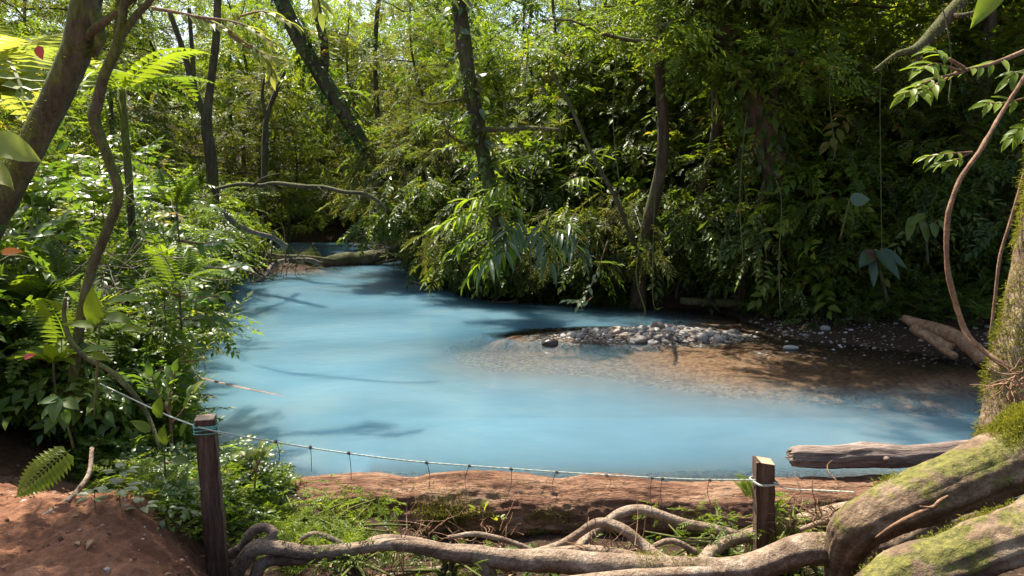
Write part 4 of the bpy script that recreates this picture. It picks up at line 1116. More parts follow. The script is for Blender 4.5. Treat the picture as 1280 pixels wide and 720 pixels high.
# driftwood, deadfall
def dead(name, label, cat, pts, mat=B_dead, sides=10, br=(), seed=0, rough=.12, group=None):
    o, V, D = world_tube_thing(name, label, cat, pts, mat, sides, None, rough, 8, seed, group=group)
    for b in br:
        mb = MB(); px_tube(mb, b, 7, None, rough, 10, seed + 1); mb.build("side_branch", mat, o)
    return o
dead("fallen_tree", "fallen trunk lying across the water at the far end of the pool", "log", [(396, 333, 25.6, 16), (424, 328, 25.8, 23), (445, 325, 26, 20), (468, 322, 26, 19), (492, 318, 26, 18), (518, 314, 26.5, 17), (545, 308, 27, 14)], B_dark, 16,
     [[(470, 330, 25.7, 4), (486, 326, 25.6, 3), (505, 322, 25.6, 3)]], 41)
dead("bare_branch", "long bare branch arching out over the water from the left bank", "branch", [(270, 236, 13, 4), (300, 230, 12.6, 5), (325, 232, 12.5, 5.5), (345, 229, 12.4, 5), (380, 233, 12.2, 5.5), (405, 234, 12.1, 5), (430, 240, 12, 5), (455, 242, 12, 5), (472, 251, 12, 4.5), (484, 263, 12, 2)], B_dark, 10, [[(318, 231, 12.5, 3), (330, 222, 12.4, 2), (352, 216, 12.3, 1)], [(398, 234, 12.1, 3), (410, 246, 12, 2), (418, 258, 12, 1)], [(450, 242, 12, 2.5), (462, 236, 12, 1.5), (478, 234, 12, 1)]], 42, .25)
dead("bare_branch", "bent grey branch sloping down to the deadwood pile", "branch", [(278, 262, 17, 4), (292, 278, 17.3, 7), (315, 290, 18, 6), (340, 297, 19, 6), (357, 308, 20, 7)], B_dead, 9, (), 43)
dead("driftwood", "crooked branch dipping into the water beside the deadwood pile", "branch", [(305, 361, 21.2, 4), (330, 347, 21.6, 6), (338, 335, 22, 6), (350, 327, 22.4, 6), (385, 325, 23, 6), (400, 330, 23.4, 6)], B_dead, 9, (), 44)
dead("driftwood", "dark branch lying along the top of the deadwood pile", "branch", [(283, 318, 23, 6), (320, 317, 23, 7), (350, 321, 23.4, 7), (385, 322, 23.6, 6), (420, 326, 24, 5)], B_dark, 9, (), 45)
dead("driftwood", "pale snapped stick poking out of the water in the middle of the pool", "stick", [(586, 354, 19.4, 2.5), (593, 362, 19.2, 3.5), (601, 370, 18.9, 5)], B_cut, 8, (), 46)
dead("driftwood", "thin stick lying flat on the water left of the gravel bar", "stick", [(600, 378, 18, 1.5), (615, 378.5, 17.9, 2.5), (635, 378, 17.9, 3), (644, 376, 18, 4)], B_dead, 8, [[(615, 378, 17.9, 1.5), (622, 372, 17.8, 1.2), (630, 368, 17.8, 1)]], 47)
dead("driftwood", "short stick lying at the water's edge below the fallen trunk", "stick", [(515, 352, 21, 2), (528, 356, 20.8, 3), (537, 361, 20.6, 3.5)], B_dead, 8, (), 48)
dead("rotten_stump", "broken rotten log lying at the right end of the gravel shore", "log", [(1130, 398, 12.9, 10), (1150, 406, 12.6, 15), (1180, 415, 12.2, 18), (1208, 430, 11.8, 19), (1232, 452, 11.4, 20)], B_vine, 20, [[(1140, 410, 12.4, 12), (1165, 424, 12.1, 14), (1190, 437, 11.8, 13)], [(1150, 415, 12.2, 9), (1172, 432, 11.9, 9), (1195, 447, 11.6, 10)]], 49, .45)
dead("shore_log", "dark mossy log lying along the far side of the gravel shore", "log", [(850, 376, 16.6, 10), (900, 379, 16.4, 11), (950, 380, 16.2, 11), (990, 384, 16, 10)], B_dark, 12, (), 50)
dead("shore_log", "dark curved log at the back of the gravel shore beside the ferns", "log", [(1025, 370, 15.6, 10), (1040, 385, 15.0, 12), (1065, 396, 14.6, 13), (1092, 402, 14.2, 13)], B_dark, 12, (), 51)
twig_tangle("deadwood_pile", "tangle of dead branches heaped on the spit at the left of the far channel", [(340, 330, 22.5, 30, 5, 90, 1.0, .014), (325, 328, 22, 20, 6, 22, 1.3, .03)], B_dark, 76, cat="deadwood")
twig_tangle("twig_tangle", "bare dead twigs sticking up beside the fallen trunk", [(492, 308, 25.6, 18, 6, 46, 1.5, .012)], B_dead, 77)
dead("bent_branch", "short bent bare stem in front of the left thicket", "branch", [(82, 372, 5.6, 4.2), (80, 395, 5.6, 5.6), (88, 425, 5.55, 6.3), (108, 447, 5.5, 6.3), (140, 465, 5.45, 6.3), (165, 490, 5.4, 6.3), (185, 520, 5.4, 5.6), (200, 560, 5.3, 4.2)], B_moss, 10, (), 52, .3)
dead("path_root", "pale thin root crossing the earth path on the left", "root", [(-30, 655, 4.0, 8), (20, 657, 4.05, 8), (55, 645, 4.15, 8), (85, 625, 4.3, 8), (100, 610, 4.5, 7), (112, 590, 4.65, 6), (115, 560, 4.8, 5)], B_root, 10, (), 53)

def sunk(label, pts, zs):
    mb = MB(); A = np.array([[*G(px, py), z, w] for (px, py, w), z in zip(pts, zs)]); S = spline(A, 60)
    tube(mb, S[:, :3], S[:, 3], 12, .15, 5, 5)
    tag(mb.build("sunken_log", B_cut), label, "log")
sunk("long pale sunken log showing through the blue water near the left bank", [(232, 468, .03), (290, 482, .034), (350, 494, .03), (430, 512, .02)], [-.012, -.02, -.026, -.03])
for i, pts in enumerate([[(1120, 676), (1090, 655), (1040, 650), (1000, 662)], [(640, 712), (600, 706), (540, 712), (470, 722)], [(870, 690), (835, 676), (790, 700), (740, 715)], [(985, 700), (960, 716), (900, 724)], [(700, 715), (660, 686), (600, 668), (560, 672)], [(450, 700), (420, 676), (388, 668), (360, 690)]]):
    root([(a_, b_, 4.6 if i != 2 else 4.75, 9 - k_) for k_, (a_, b_) in enumerate(pts)], B_root, 9, None, .2, 9, 60 + i)

# ------------------------------------------------------------------ stones
def make_stone(seed):
    r = np.random.default_rng(seed)
    import bmesh
    bm = bmesh.new(); bmesh.ops.create_icosphere(bm, subdivisions=3, radius=1)
    V = np.array([v.co[:] for v in bm.verts])
    s = np.array([1, r.uniform(.65, .95), r.uniform(.42, .7)])
    k = 1 + .22 * fbm(V * 1.1 + seed, 3, seed)
    V = V * k[:, None] * s
    F = np.array([[v.index for v in f.verts] for f in bm.faces]); bm.free()
    return MB().add(V, None, F, r.uniform(0, 1))
m, nt, out = new_mat("river_stone")
oi = nd(nt, "ObjectInfo"); tc = nd(nt, "TexCoord")
n1 = nd(nt, "TexNoise", i_Scale=2.0, i_Detail=7.0, i_Roughness=.7); nt.links.new(tc.outputs["Object"], n1.inputs["Vector"])
rpA = ramp(nt, [(0, (.08, .06, .045)), (.35, (.17, .145, .12)), (.7, (.27, .245, .21)), (.9, (.38, .35, .31)), (1, (.28, .17, .10))], oi.outputs["Random"])
rpB = ramp(nt, [(.3, g3(.6)), (.7, g3(1.2))], n1.outputs[0])
mu = nd(nt, "MixRGB", blend_type='MULTIPLY', i_0=1.0); nt.links.new(rpA.outputs[0], mu.inputs[1]); nt.links.new(rpB.outputs[0], mu.inputs[2])
pb = nd(nt, "BsdfPrincipled", i_Roughness=.75); nt.links.new(mu.outputs[0], pb.inputs["Base Color"])
bp = nd(nt, "Bump", i_Strength=.4, i_Distance=.02); nt.links.new(n1.outputs[0], bp.inputs["Height"]); nt.links.new(bp.outputs[0], pb.inputs["Normal"])
nt.links.new(pb.outputs[0], out.inputs[0]); M_stone = m
M_wet = plain("wet_dark_stone", (.03, .022, .016), .25, .3, 8)
stones = [make_stone(s).mesh("stone", M_stone) for s in range(7)]
sr = np.random.default_rng(12); k = 0
while k < 270:
    a = sr.uniform(0, 6.28); q = sr.uniform(0, 1) ** .6
    x, y = BAR[0] + .15 + math.cos(a) * q * 1.85, BAR[1] + math.sin(a) * q * .62
    z = gz(x, y)
    if z < -.04: continue
    s = min(.17, sr.lognormal(-2.85, .42))
    o = bpy.data.objects.new("stone", stones[k % 7]); COL.objects.link(o)
    o.location = (x, y, z + s * .12); o.rotation_euler = (sr.uniform(-.3, .3), sr.uniform(-.3, .3), sr.uniform(0, 6.28)); o.scale = (s, s, s)
    tag(o, "rounded grey river stone, one of many heaped on the gravel bar", "stone", "stones on the gravel bar"); k += 1
k = 0
while k < 26:
    x, y = sr.uniform(4.8, 8.6), sr.uniform(11.9, 14.6)
    if gz(x, y) < .0 or sdist(np.array([x]), np.array([y]))[0] > 1.8: continue
    s = sr.lognormal(-3.0, .3); o = bpy.data.objects.new("stone", stones[k % 7]); COL.objects.link(o)
    o.location = (x, y, gz(x, y) + s * .1); o.rotation_euler = (0, 0, sr.uniform(0, 6.28)); o.scale = (s, s, s)
    tag(o, "brownish stone, one of a few scattered on the shaded right shore", "stone", "stones on the right shore"); k += 1
o = bpy.data.objects.new("stone", make_stone(3).mesh("stone", M_wet)); COL.objects.link(o)
p = G(688, 433); o.location = (p[0], p[1], .05); o.scale = (.16, .14, .17)
tag(o, "black wet stone alone in the water at the left tip of the gravel bar", "stone")
o = bpy.data.objects.new("stone", stones[2]); COL.objects.link(o)
p = G(988, 436); o.location = (p[0], p[1], .02); o.scale = (.14, .1, .1)
tag(o, "lone pale stone in the shallow water in front of the right shore", "stone")
# gravel between them
gm = MB(); sv = make_stone(5); v0 = sv.V[0]; f0 = sv.T[0]
import bmesh
bm = bmesh.new(); bmesh.ops.create_icosphere(bm, subdivisions=1, radius=1); v0 = np.array([v.co[:] for v in bm.verts]); f0 = np.array([[v.index for v in f.verts] for f in bm.faces]); bm.free()
N = 5000
a = sr.uniform(0, 6.28, N); q = sr.uniform(0, 1, N) ** .5
x = BAR[0] + np.cos(a) * q * 2.3; y = BAR[1] + np.sin(a) * q * .85
x2, y2 = sr.uniform(4.2, 9.2, N // 5), sr.uniform(11.6, 15.4, N // 5)
x, y = np.r_[x, x2], np.r_[y, y2]; z = terrain(x, y)
dd = sdist(x, y); kp = (z > -.12) & (dd < 2.2); x, y, z = x[kp], y[kp], z[kp]; n = len(x)
s = sr.lognormal(-3.9, .4, n); A = sr.uniform(0, 6.28, n)
sc = np.stack([s, s * sr.uniform(.6, 1, n), s * sr.uniform(.4, .7, n)], -1)
Vv = v0[None] * sc[:, None] * (1 + sr.normal(0, .12, (n, len(v0), 1)))
ca, sa = np.cos(A)[:, None], np.sin(A)[:, None]
Vv = np.stack([Vv[..., 0] * ca - Vv[..., 1] * sa + x[:, None], Vv[..., 0] * sa + Vv[..., 1] * ca + y[:, None], Vv[..., 2] + z[:, None]], -1)
gm.add(Vv.reshape(-1, 3), None, (f0[None] + (np.arange(n) * len(v0))[:, None, None]).reshape(-1, 3), np.repeat(sr.uniform(0, 1, n), len(v0)))
m, nt, out = new_mat("gravel_mix"); at = nd(nt, "Attribute", attribute_name="tint")
rpA = ramp(nt, [(0, (.09, .06, .04)), (.4, (.20, .15, .11)), (.8, (.34, .28, .22)), (1, (.46, .42, .36))], at.outputs["Fac"])
pb = nd(nt, "BsdfPrincipled", i_Roughness=.8); nt.links.new(rpA.outputs[0], pb.inputs["Base Color"]); nt.links.new(pb.outputs[0], out.inputs[0])
tag(gm.build("gravel", m, None, False), "loose brown and grey gravel on the bar and along the right shore", "gravel", kind="stuff")

for px, py, s in [(318, 322, .45), (352, 328, .35), (384, 330, .3)]:
    p = G(px, py + 2); spawn(sh[3], (p[0], p[1], gz(*p)), s=s, label="small dark shrub on the spit of dead branches", group="small shrubs on the deadwood spit")

# crumbs of earth and small stones on the path
N = 1500; x = sr.uniform(-5, -1.6, N); y = sr.uniform(3.2, 6, N); kp = ((x + 2.45) * 1.9 + (y - 4.35) * 1.75) / 2.58 < .25; x, y = x[kp], y[kp]; n = len(x)
s = sr.lognormal(-5.0, .5, n); z = gzi(x, y) + s * .2
Vv = v0[None] * (s[:, None] * sr.uniform(.6, 1.1, (n, 3)))[:, None] * (1 + sr.normal(0, .15, (n, len(v0), 1))) + np.stack([x, y, z], -1)[:, None]
m, nt, out = new_mat("earth_crumb"); at = nd(nt, "Attribute", attribute_name="tint")
rpA = ramp(nt, [(0, (.08, .035, .018)), (.6, (.24, .11, .055)), (.85, (.36, .2, .12)), (1, (.42, .36, .3))], at.outputs["Fac"])
pb = nd(nt, "BsdfPrincipled", i_Roughness=.95); nt.links.new(rpA.outputs[0], pb.inputs["Base Color"]); nt.links.new(pb.outputs[0], out.inputs[0])
tag(MB().add(Vv.reshape(-1, 3), None, (f0[None] + (np.arange(n) * len(v0))[:, None, None]).reshape(-1, 3), np.repeat(sr.uniform(0, 1, n), len(v0))).build("earth_crumbs", m, None, False), "crumbs of red earth and small stones loose on the path", "earth crumbs", kind="stuff")

# ------------------------------------------------------------------ near plants
def px_scatter(mb, tpl, poly_px, n, dfun, Lm, r, tint=.5, tj=.18, ratio=.45, face=(0, -.5, .8), dirz=(-.5, .4), jit=.5):
    """leaves through a slab of the bank given as (x0, x1, y0, y1) ranges and distances"""
    x0, x1, y0, y1 = poly_px
    px = r.uniform(x0, x1, n); py = r.uniform(y0, y1, n)
    d = dfun(px, py) + r.normal(0, .12, n)
    P = np.array([W(a, b, c) for a, b, c in zip(px, py, d)])
    D = np.stack([r.normal(0, 1, n), r.normal(-.2, 1, n), r.uniform(dirz[0], dirz[1], n)], -1)
    Nn = norm(np.array(face) + r.normal(0, jit, (n, 3)))
    Ls = Lm * r.lognormal(0, .3, n)
    put(mb, tpl, P, D, Nn, Ls, Ls * ratio, r, tint, tj)

# ground cover on the slope between path, post and water
def slope_cover(name, label, n, cond, mat, tp, L, hmax, seed, tint=.5, cat="ground cover", kind="stuff", box=(-6, 6, 3, 8), ratio=1.0, elev=.3, smooth_=False):
    r = np.random.default_rng(seed); out = []
    while sum(map(len, out)) < n:
        x = r.uniform(box[0], box[1], n * 2); y = r.uniform(box[2], box[3], n * 2)
        k = cond(x, y, r); x, y = x[k], y[k]
        out.append(np.stack([x, y, gzi(x, y) + .004 + hmax * r.uniform(0, 1, len(x)) ** 1.5 * np.clip(.55 + .9 * fbm(np.stack([x * 1.5, y * 1.5, 0 * x], -1), 3, seed), .1, 1.4)], -1))
    P = np.concatenate(out)[:n]; a = r.uniform(0, 6.28, n)
    D = np.stack([np.cos(a), np.sin(a), np.full(n, elev)], -1) + r.normal(0, .3, (n, 3))
    Ls = L * r.uniform(.5, 1.4, n); mb = MB()
    put(mb, tp, P, D, up_jit(r, n, .35), Ls, Ls * ratio, r, tint, .15)
    return tag(mb.build(name, mat, None, smooth_), label, cat, kind=kind)
def sdp_(x, y): return ((x + 2.45) * 1.9 + (y - 4.35) * 1.75) / 2.58
lw = lambda lo, hi: (lambda x, y, r: (sdp_(x, y) > lo + r.uniform(0, .35, len(x))) & (sdp_(x, y) < hi) & (x < -1.55) & (sdist(x, y) > -.1) & (y < 7.2) & (y > 3.2) & ~(x > -2.1) & ~((y < 4.3) & (x > -2.6) & (sdp_(x, y) < .5)))
slope_cover("ground_cover", "low feathery green ground cover on the slope between the earth path and the left post", 2600, lw(.1, 4.5), M_lite, SPR_P, .16, .30, 401, .4)
slope_cover("ground_cover", "small broad green leaves covering the slope left of the left post", 1900, lw(.15, 4.5), M_cool, SPR_O, .17, .42, 402, .5, smooth_=True)
slope_cover("ground_cover", "pale bushy weeds on the bank between the left post and the big log", 900, lambda x, y, r: (x > -2.2) & (x < -1.2) & (y > 4.75) & (y < 6.0), M_lite, SPR_P, .13, .06, 403, .5)
slope_cover("ground_cover", "scattered small weeds in the shadow below the big log", 260, lambda x, y, r: (x > -1.2) & (x < 2.6) & (y > 4.5) & (y < 6.2), M_cool, SPR_O, .13, .10, 404, .5)
slope_cover("leaf_litter", "brown fallen leaves strewn over the shaded ground below the roots and on the path", 950, lambda x, y, r: (x > -4.0) & (x < 4) & (y > 3.0) & (y < 6.3) & ((x > -1.6) | (r.uniform(0, 1, len(x)) < .45)), M_straw, [OV], .055, .015, 405, .5, cat="leaf litter", box=(-4, 4, 3, 6.3), ratio=.45, elev=.05)
slope_cover("undergrowth", "sunlit small leaves filling the thicket on the near left bank", 12000, lambda x, y, r: (x < -3.3) & (sdist(x, y) > .15) & (sdp_(x, y) > .9) & (y < 10.5), M_lite, SPR_M, .27, 1.6, 406, .3, box=(-9, -3, 4.5, 10.5))
slope_cover("undergrowth", "low leafy plants along the waterline of the left bank", 6500, lambda x, y, r: (x < -3.0) & (sdist(x, y) > -.22) & (sdist(x, y) < 1.3) & (y < 24), M_lite, SPR_M, .26, .9, 407, .35, box=(-12, -3, 7, 24))
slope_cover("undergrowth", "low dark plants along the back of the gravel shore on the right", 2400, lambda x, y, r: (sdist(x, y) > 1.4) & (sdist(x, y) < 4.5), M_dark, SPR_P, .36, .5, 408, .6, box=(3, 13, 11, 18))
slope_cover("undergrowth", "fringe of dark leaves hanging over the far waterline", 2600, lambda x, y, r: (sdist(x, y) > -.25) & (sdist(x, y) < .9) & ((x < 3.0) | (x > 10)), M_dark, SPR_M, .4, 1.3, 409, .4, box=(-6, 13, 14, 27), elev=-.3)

# single plants
FRg = lambda nm, lb, seed, **k: make_rosette(seed, nm, lb, FR, **k)
pr = np.random.default_rng(21)
# tree fern fronds at the upper left
tf = make_rosette(501, "tree_fern", "bright yellow green tree fern behind the thick leaning trunk at the upper left", FR, n=11, L=1.9, Wd=1.9, mat=M_yell, h=2.9, trunk=.06, part="fronds", el=(.0, .8), sm=False)
place(tf, W(-10, 250, 9.0) * [1, 1, 0] + [0, 0, gz(*W(-10, 250, 9.0)[:2])], 0.3, 1.0)
tf.scale = (1, 1, 1)
# lift the fern crown to where the picture shows it
tf.location.z = float(W(20, 110, 9.0)[2]) - 3.0
tf2 = make_rosette(502, "tree_fern", "pale tree fern hanging between the two left trunks", FR, n=8, L=1.2, Wd=1.2, mat=M_lite, h=2.2, trunk=.05, part="fronds", el=(-.1, .7), sm=False)
place(tf2, (0, 0, 0), 1.0, 1.0); p = W(150, 90, 9.6); tf2.location = (p[0], p[1], p[2] - 2.3)

def leaf_group(name, label, cat, items, mat, tpl, seed, part="leaf", stem=None, smooth_=True, tint=.5):
    """a small plant whose leaves are placed one by one: (px, py, distance, direction xyz, length, width)"""
    r = np.random.default_rng(seed); p0 = W(items[0][0], items[0][1], items[0][2])
    root_ = empty(name, label, cat, p0)
    for it in items:
        mb = MB()
        put(mb, tpl, [W(it[0], it[1], it[2]) - p0], [it[3]], [it[6] if len(it) > 6 else (0, -.5, .85)], it[4], it[5], r, tint, .08)
        mb.build(part, mat, root_, smooth_)
    if stem:
        for s in stem:
            mb = MB(); A = np.array([[*(W(q[0], q[1], q[2]) - p0), q[3] / FPX * q[2] / 2] for q in s]); S = spline(A, len(s) * 5)
            tube(mb, S[:, :3], S[:, 3], 6, 0); mb.build("stem", B_vine if name == "leafy_branch" else B_moss, root_)
    return root_
# left foreground single leaves
leaf_group("yellow_leaf_plant", "large yellow green leaf reaching in from the left edge below the thick trunk", "plant", [(-15, 175, 3.4, (.9, -.1, -.35), .28, .13, (-.2, -.8, .6)), (-30, 205, 3.4, (.6, -.2, -.3), .25, .12)], M_yell, L_lance(10, .45, .5, .07, .02), 511, stem=[[(-60, 260, 3.4, 4), (-15, 175, 3.4, 3)]])
leaf_group("broad_leaf_plant", "bright green plant with two large glowing leaves in front of the left thicket", "plant",
    [(122, 405, 4.9, (.05, -.1, 1), .27, .13, (.1, -1, .1)), (130, 382, 4.9, (1, -.1, .05), .34, .085, (0, -.4, .9)), (128, 398, 4.9, (.8, -.2, -.15), .26, .12, (0, -.5, .9)), (150, 412, 4.9, (1, -.2, -.1), .22, .08), (120, 410, 4.9, (-.8, -.3, .1), .2, .08), (105, 440, 4.8, (1, -.2, .05), .22, .07), (110, 445, 4.8, (.9, -.2, -.2), .2, .07)],
    M_lite, L_lance(8, .3, .5, .08), 512, stem=[[(118, 520, 5.0, 3), (122, 450, 4.9, 3), (126, 385, 4.9, 2)]])
leaf_group("orange_leaf", "single orange fallen leaf caught on the left thicket", "leaf", [(2, 316, 4.4, (1, 0, .0), .14, .055, (0, -.8, .6))], M_orange, L_lance(6, .3, .5, .06), 513)
leaf_group("orange_leaf", "small red orange leaf hanging in front of the leaning trunk at the upper left", "leaf", [(48, 57, 5.2, (.25, 0, -1), .1, .07, (0, -1, .1))], M_red, L_lance(6, .3, .5, .06), 514)
leaf_group("orange_leaf", "brown red withered leaf low in the left thicket", "leaf", [(30, 448, 4.6, (1, 0, .3), .09, .04, (0, -.8, .6))], M_red, L_lance(6, .3, .5, .06), 515)
leaf_group("slope_fern", "bright green fern frond hanging over the edge of the earth path", "fern", [(88, 562, 4.25, (-.75, -.35, -.75), .36, .36, (.3, -.7, .5))], M_lite, L_frond(15, .35, .32, .12), 516, part="frond", smooth_=False)
leaf_group("leafy_sapling", "young plant with large drooping green leaves on the edge above the path", "plant",
    [(76, 500, 4.5, (-.9, -.2, -.1), .14, .07), (74, 498, 4.5, (.1, -.6, -.7), .17, .09), (78, 500, 4.5, (.85, -.2, -.4), .14, .08), (82, 512, 4.5, (.3, -.3, -.9), .10, .06), (70, 505, 4.5, (-.5, -.4, -.6), .12, .06)], M_cool, L_lance(7, .4, .5, .08), 517, stem=[[(92, 560, 4.6, 3), (76, 500, 4.5, 2)]])
leaf_group("broad_leaf_plant", "plant with two dark upright leaves right beside the left post", "plant",
    [(198, 522, 4.75, (.3, -.1, .9), .17, .1, (-.3, -1, .2)), (206, 555, 4.7, (.2, -.2, .9), .16, .09, (-.3, -1, .2)), (226, 545, 4.7, (.6, -.1, .8), .15, .08), (215, 575, 4.7, (.9, -.2, -.1), .15, .08), (188, 540, 4.75, (-.7, -.2, .5), .15, .08)], M_leaf, L_lance(7, .3, .5, .06), 518, stem=[[(208, 620, 4.8, 3), (205, 560, 4.72, 2)]])
pale = make_rosette(520, "pale_leaf_plant", "pale silvery leaved seedling", [L_lance(6, .3, .5, .06)], n=7, L=.09, Wd=.045, mat=M_grey, h=.04, el=(-.1, .3), trunk=.003, tint=.9)
for i, (px, py, d) in enumerate([(148, 620, 4.15), (120, 628, 4.1), (152, 596, 4.3), (176, 640, 4.2)]):
    spawn(pale, W(px, py, d), s=1.0 if i else 1.25, label=["largest of the pale silvery seedlings on the slope above the earth path", "pale silvery seedling nearest the earth path", "pale silvery seedling highest on the slope", "pale silvery seedling nearest the left post"][i], group="pale seedlings on the slope")

# other species in the left thicket
bl = make_rosette(580, "broad_leaf_plant", "broad leaved plant", [L_lance(8, d, .5, .07, .01) for d in (.3, .5)], n=11, L=.42, Wd=.15, mat=M_lite, h=.25, el=(.1, 1.1), trunk=.012, tint=.5)
fn = make_rosette(581, "thicket_fern", "fern", FR, n=10, L=.6, Wd=.6, mat=M_leaf, h=.15, el=(.1, 1.0), trunk=.012, part="fronds", sm=False, tint=.5)
qr = np.random.default_rng(88)
for i in range(15):
    px, py = qr.uniform(-10, 225), qr.uniform(215, 470); d = np.interp(py, [200, 330, 470], [9.6, 7.2, 5.7]) + qr.uniform(-.2, .3)
    spawn(bl, W(px, py, d) - [0, 0, .25], s=qr.uniform(.35, .75), label="bright broad leaved plant, one of many sticking out of the left thicket", group="broad leaved plants in the left thicket")
for i in range(9):
    px, py = qr.uniform(10, 250), qr.uniform(230, 460); d = np.interp(py, [200, 330, 470], [10, 7.6, 6.0])
    spawn(fn, W(px, py, d) - [0, 0, .1], s=qr.uniform(.6, 1.1), label="green fern, one of several growing in the left thicket", group="ferns in the left thicket")
twig_tangle("twig_tangle", "dry bent twigs caught among the leaves of the left thicket", [(150, 345, 6.9, 40, 45, 34, .8, .005)], B_dead, 78)

# palm-like lance leaves hanging over the far water
def spray_plant(name, label, items, mat, seed, tpl, tint=.5):
    r = np.random.default_rng(seed); root_ = empty(name, label, "plant", W(*items[0][:3])); o0 = np.array(root_.location)
    sb, fb = MB(), MB()
    for (px, py, d, vx, vz, L, n, ll) in items:
        p = W(px, py, d); e = p + norm(np.array([vx, -.5, vz])) * L + np.array([0, 0, -.25 * L])
        md = (p + e) / 2 + np.array([0, 0, .12 * L]); S = spline([p, md, e], 14)
        tube(sb, S - o0, np.linspace(.014, .005, 14), 5, 0)
        t = np.linspace(2, 13, n).astype(int); P = S[t]; T = norm(np.gradient(S, axis=0))[t]
        sd = norm(np.cross(T, [0, 0, 1.0])) * np.where(np.arange(n) % 2, 1, -1)[:, None]
        D = T * .6 + sd * .75 + np.array([0, 0, -.35]) + r.normal(0, .12, (n, 3)); D[-1] = T[-1]
        put(fb, tpl, P - o0, D, np.tile([0, -.2, 1.0], (n, 1)), ll * r.uniform(.8, 1.15, n), ll * .17, r, tint, .1)
    sb.build("stem", B_moss, root_); fb.build("leaves", mat, root_)
    return root_
LNs = [L_lance(7, d, .5, .05) for d in (.35, .55, .8)]
spray_plant("lance_leaf_plant", "bright green plant of long arching lance leaves leaning out over the far water", [(620, 268, 16.6, -1, .1, 1.3, 15, .55), (625, 285, 16.4, -1, -.2, 1.2, 15, .55), (640, 262, 16.6, -.9, .5, 1.2, 13, .6), (632, 300, 16.3, -.9, -.6, 1.0, 13, .5), (650, 275, 16.2, -.4, .6, .9, 11, .55), (660, 290, 16.2, -.6, -.3, 1.0, 12, .6)], M_lite, 531, LNs)
spray_plant("lance_leaf_plant", "long blue green strap leaves hanging straight down beside the bright lance leaves", [(650, 270, 15.8, -.3, -.4, .9, 12, .65), (672, 275, 15.7, .2, -.5, .9, 12, .7), (690, 285, 15.7, .5, -.3, .8, 10, .6), (640, 282, 15.8, -.5, -.5, .9, 12, .65), (705, 275, 15.6, .4, -.4, .7, 10, .55)], M_grey, 532, LNs, tint=.3)
spray_plant("lance_leaf_plant", "green lance leaves standing out of the far bank above the strap leaves", [(660, 240, 16, -.8, .3, 1.0, 12, .5), (700, 235, 16, .6, .4, .9, 12, .5), (720, 215, 15.8, .3, .5, .9, 11, .5), (690, 205, 15.6, -.7, .3, .9, 11, .45)], M_leaf, 533, LNs, tint=.75)
# leaves lying big and dark on the right
leaf_group("giant_leaf_plant", "dark plant with four giant drooping leaves above the gravel shore", "plant",
    [(1092, 314, 13.6, (-.72, -.5, -.6), .62, .27, (-.2, -.8, .6)), (1094, 314, 13.5, (.45, -.5, -.9), .68, .28, (.2, -.8, .6)), (1088, 322, 13.5, (-.05, -.3, -1), .6, .17, (0, -1, .2)), (1098, 312, 13.6, (.75, -.3, -.7), .6, .25, (.2, -.8, .6))],
    M_grey, L_lance(10, .25, .5, .06), 541, stem=[[(1110, 380, 14, 5), (1094, 312, 13.6, 4)]], tint=.15)
leaf_group("giant_leaf_plant", "round shiny leaf catching the light above the giant drooping leaves", "plant", [(1062, 250, 13.4, (1, -.1, -.1), .34, .28, (0, -.9, .5))], M_grey, L_lance(8, .15, .5, .05), 542, stem=[[(1050, 300, 13.6, 3), (1062, 250, 13.4, 2)]], tint=.6)
leaf_group("giant_leaf_plant", "long dark leaves hanging to the right of the round shiny leaf", "plant", [(1140, 270, 13, (-.3, -.3, -1), .5, .16), (1150, 275, 13, (.2, -.3, -1), .45, .17), (1165, 278, 12.8, (.1, -.3, -1), .3, .16), (1172, 276, 12.8, (.6, -.3, -.9), .3, .16), (1155, 268, 12.8, (-.7, -.3, -.5), .4, .15)], M_dark, L_lance(8, .35, .5, .05), 543, stem=[[(1160, 330, 13.3, 3), (1155, 266, 12.9, 2)]], tint=.8)
# glowing leafy branch, upper right
def branch_leaves(name, label, twigs, mat, seed, ll, lw, n=8, tint=.5, cat="branch", tpl=None, bark=B_vine):
    r = np.random.default_rng(seed); root_ = empty(name, label, cat, W(*twigs[0][0][:3])); o0 = np.array(root_.location)
    sb, fb = MB(), MB()
    for tw_ in twigs:
        A = np.array([[*(W(q[0], q[1], q[2]) - o0), q[3] / FPX * q[2] / 2] for q in tw_]); S = spline(A, 20); tube(sb, S[:, :3], S[:, 3], 6, 0)
        T = norm(np.gradient(S[:, :3], axis=0)); t = np.linspace(7, 19, n).astype(int)
        sg = np.where(np.arange(n) % 2, 1, -1)[:, None]; sd = norm(np.cross(T[t], [0, -.4, 1.0]) + 1e-6) * sg
        D = T[t] * .9 + sd * .8 + np.array([0, 0, -.3]) + r.normal(0, .2, (n, 3)); D[-1] = T[-1] + [0, 0, -.3]
        put(fb, tpl or LNs[:2], S[t, :3], D, norm(np.array([0, -.5, 1.0]) + r.normal(0, .25, (n, 3))), ll * r.uniform(.7, 1.15, n), lw, r, tint, .1)
    sb.build("stem", bark, root_); fb.build("leaves", mat, root_)
    return root_
branch_leaves("leafy_branch", "branch of glowing green drooping leaves in front of the upper right wood",
    [[(1205, 85, 6.5, 5), (1180, 70, 6.4, 3.5), (1168, 62, 6.3, 2)], [(1205, 90, 6.5, 4), (1170, 80, 6.3, 3), (1150, 88, 6.2, 2)], [(1205, 90, 6.5, 4), (1165, 100, 6.3, 3), (1130, 118, 6.2, 2)], [(1200, 88, 6.5, 3), (1160, 112, 6.4, 3), (1145, 120, 6.2, 2)], [(1290, 60, 6.8, 6), (1240, 80, 6.6, 5), (1205, 88, 6.5, 5)]],
    M_lite, 551, .19, .055, 9, .55)
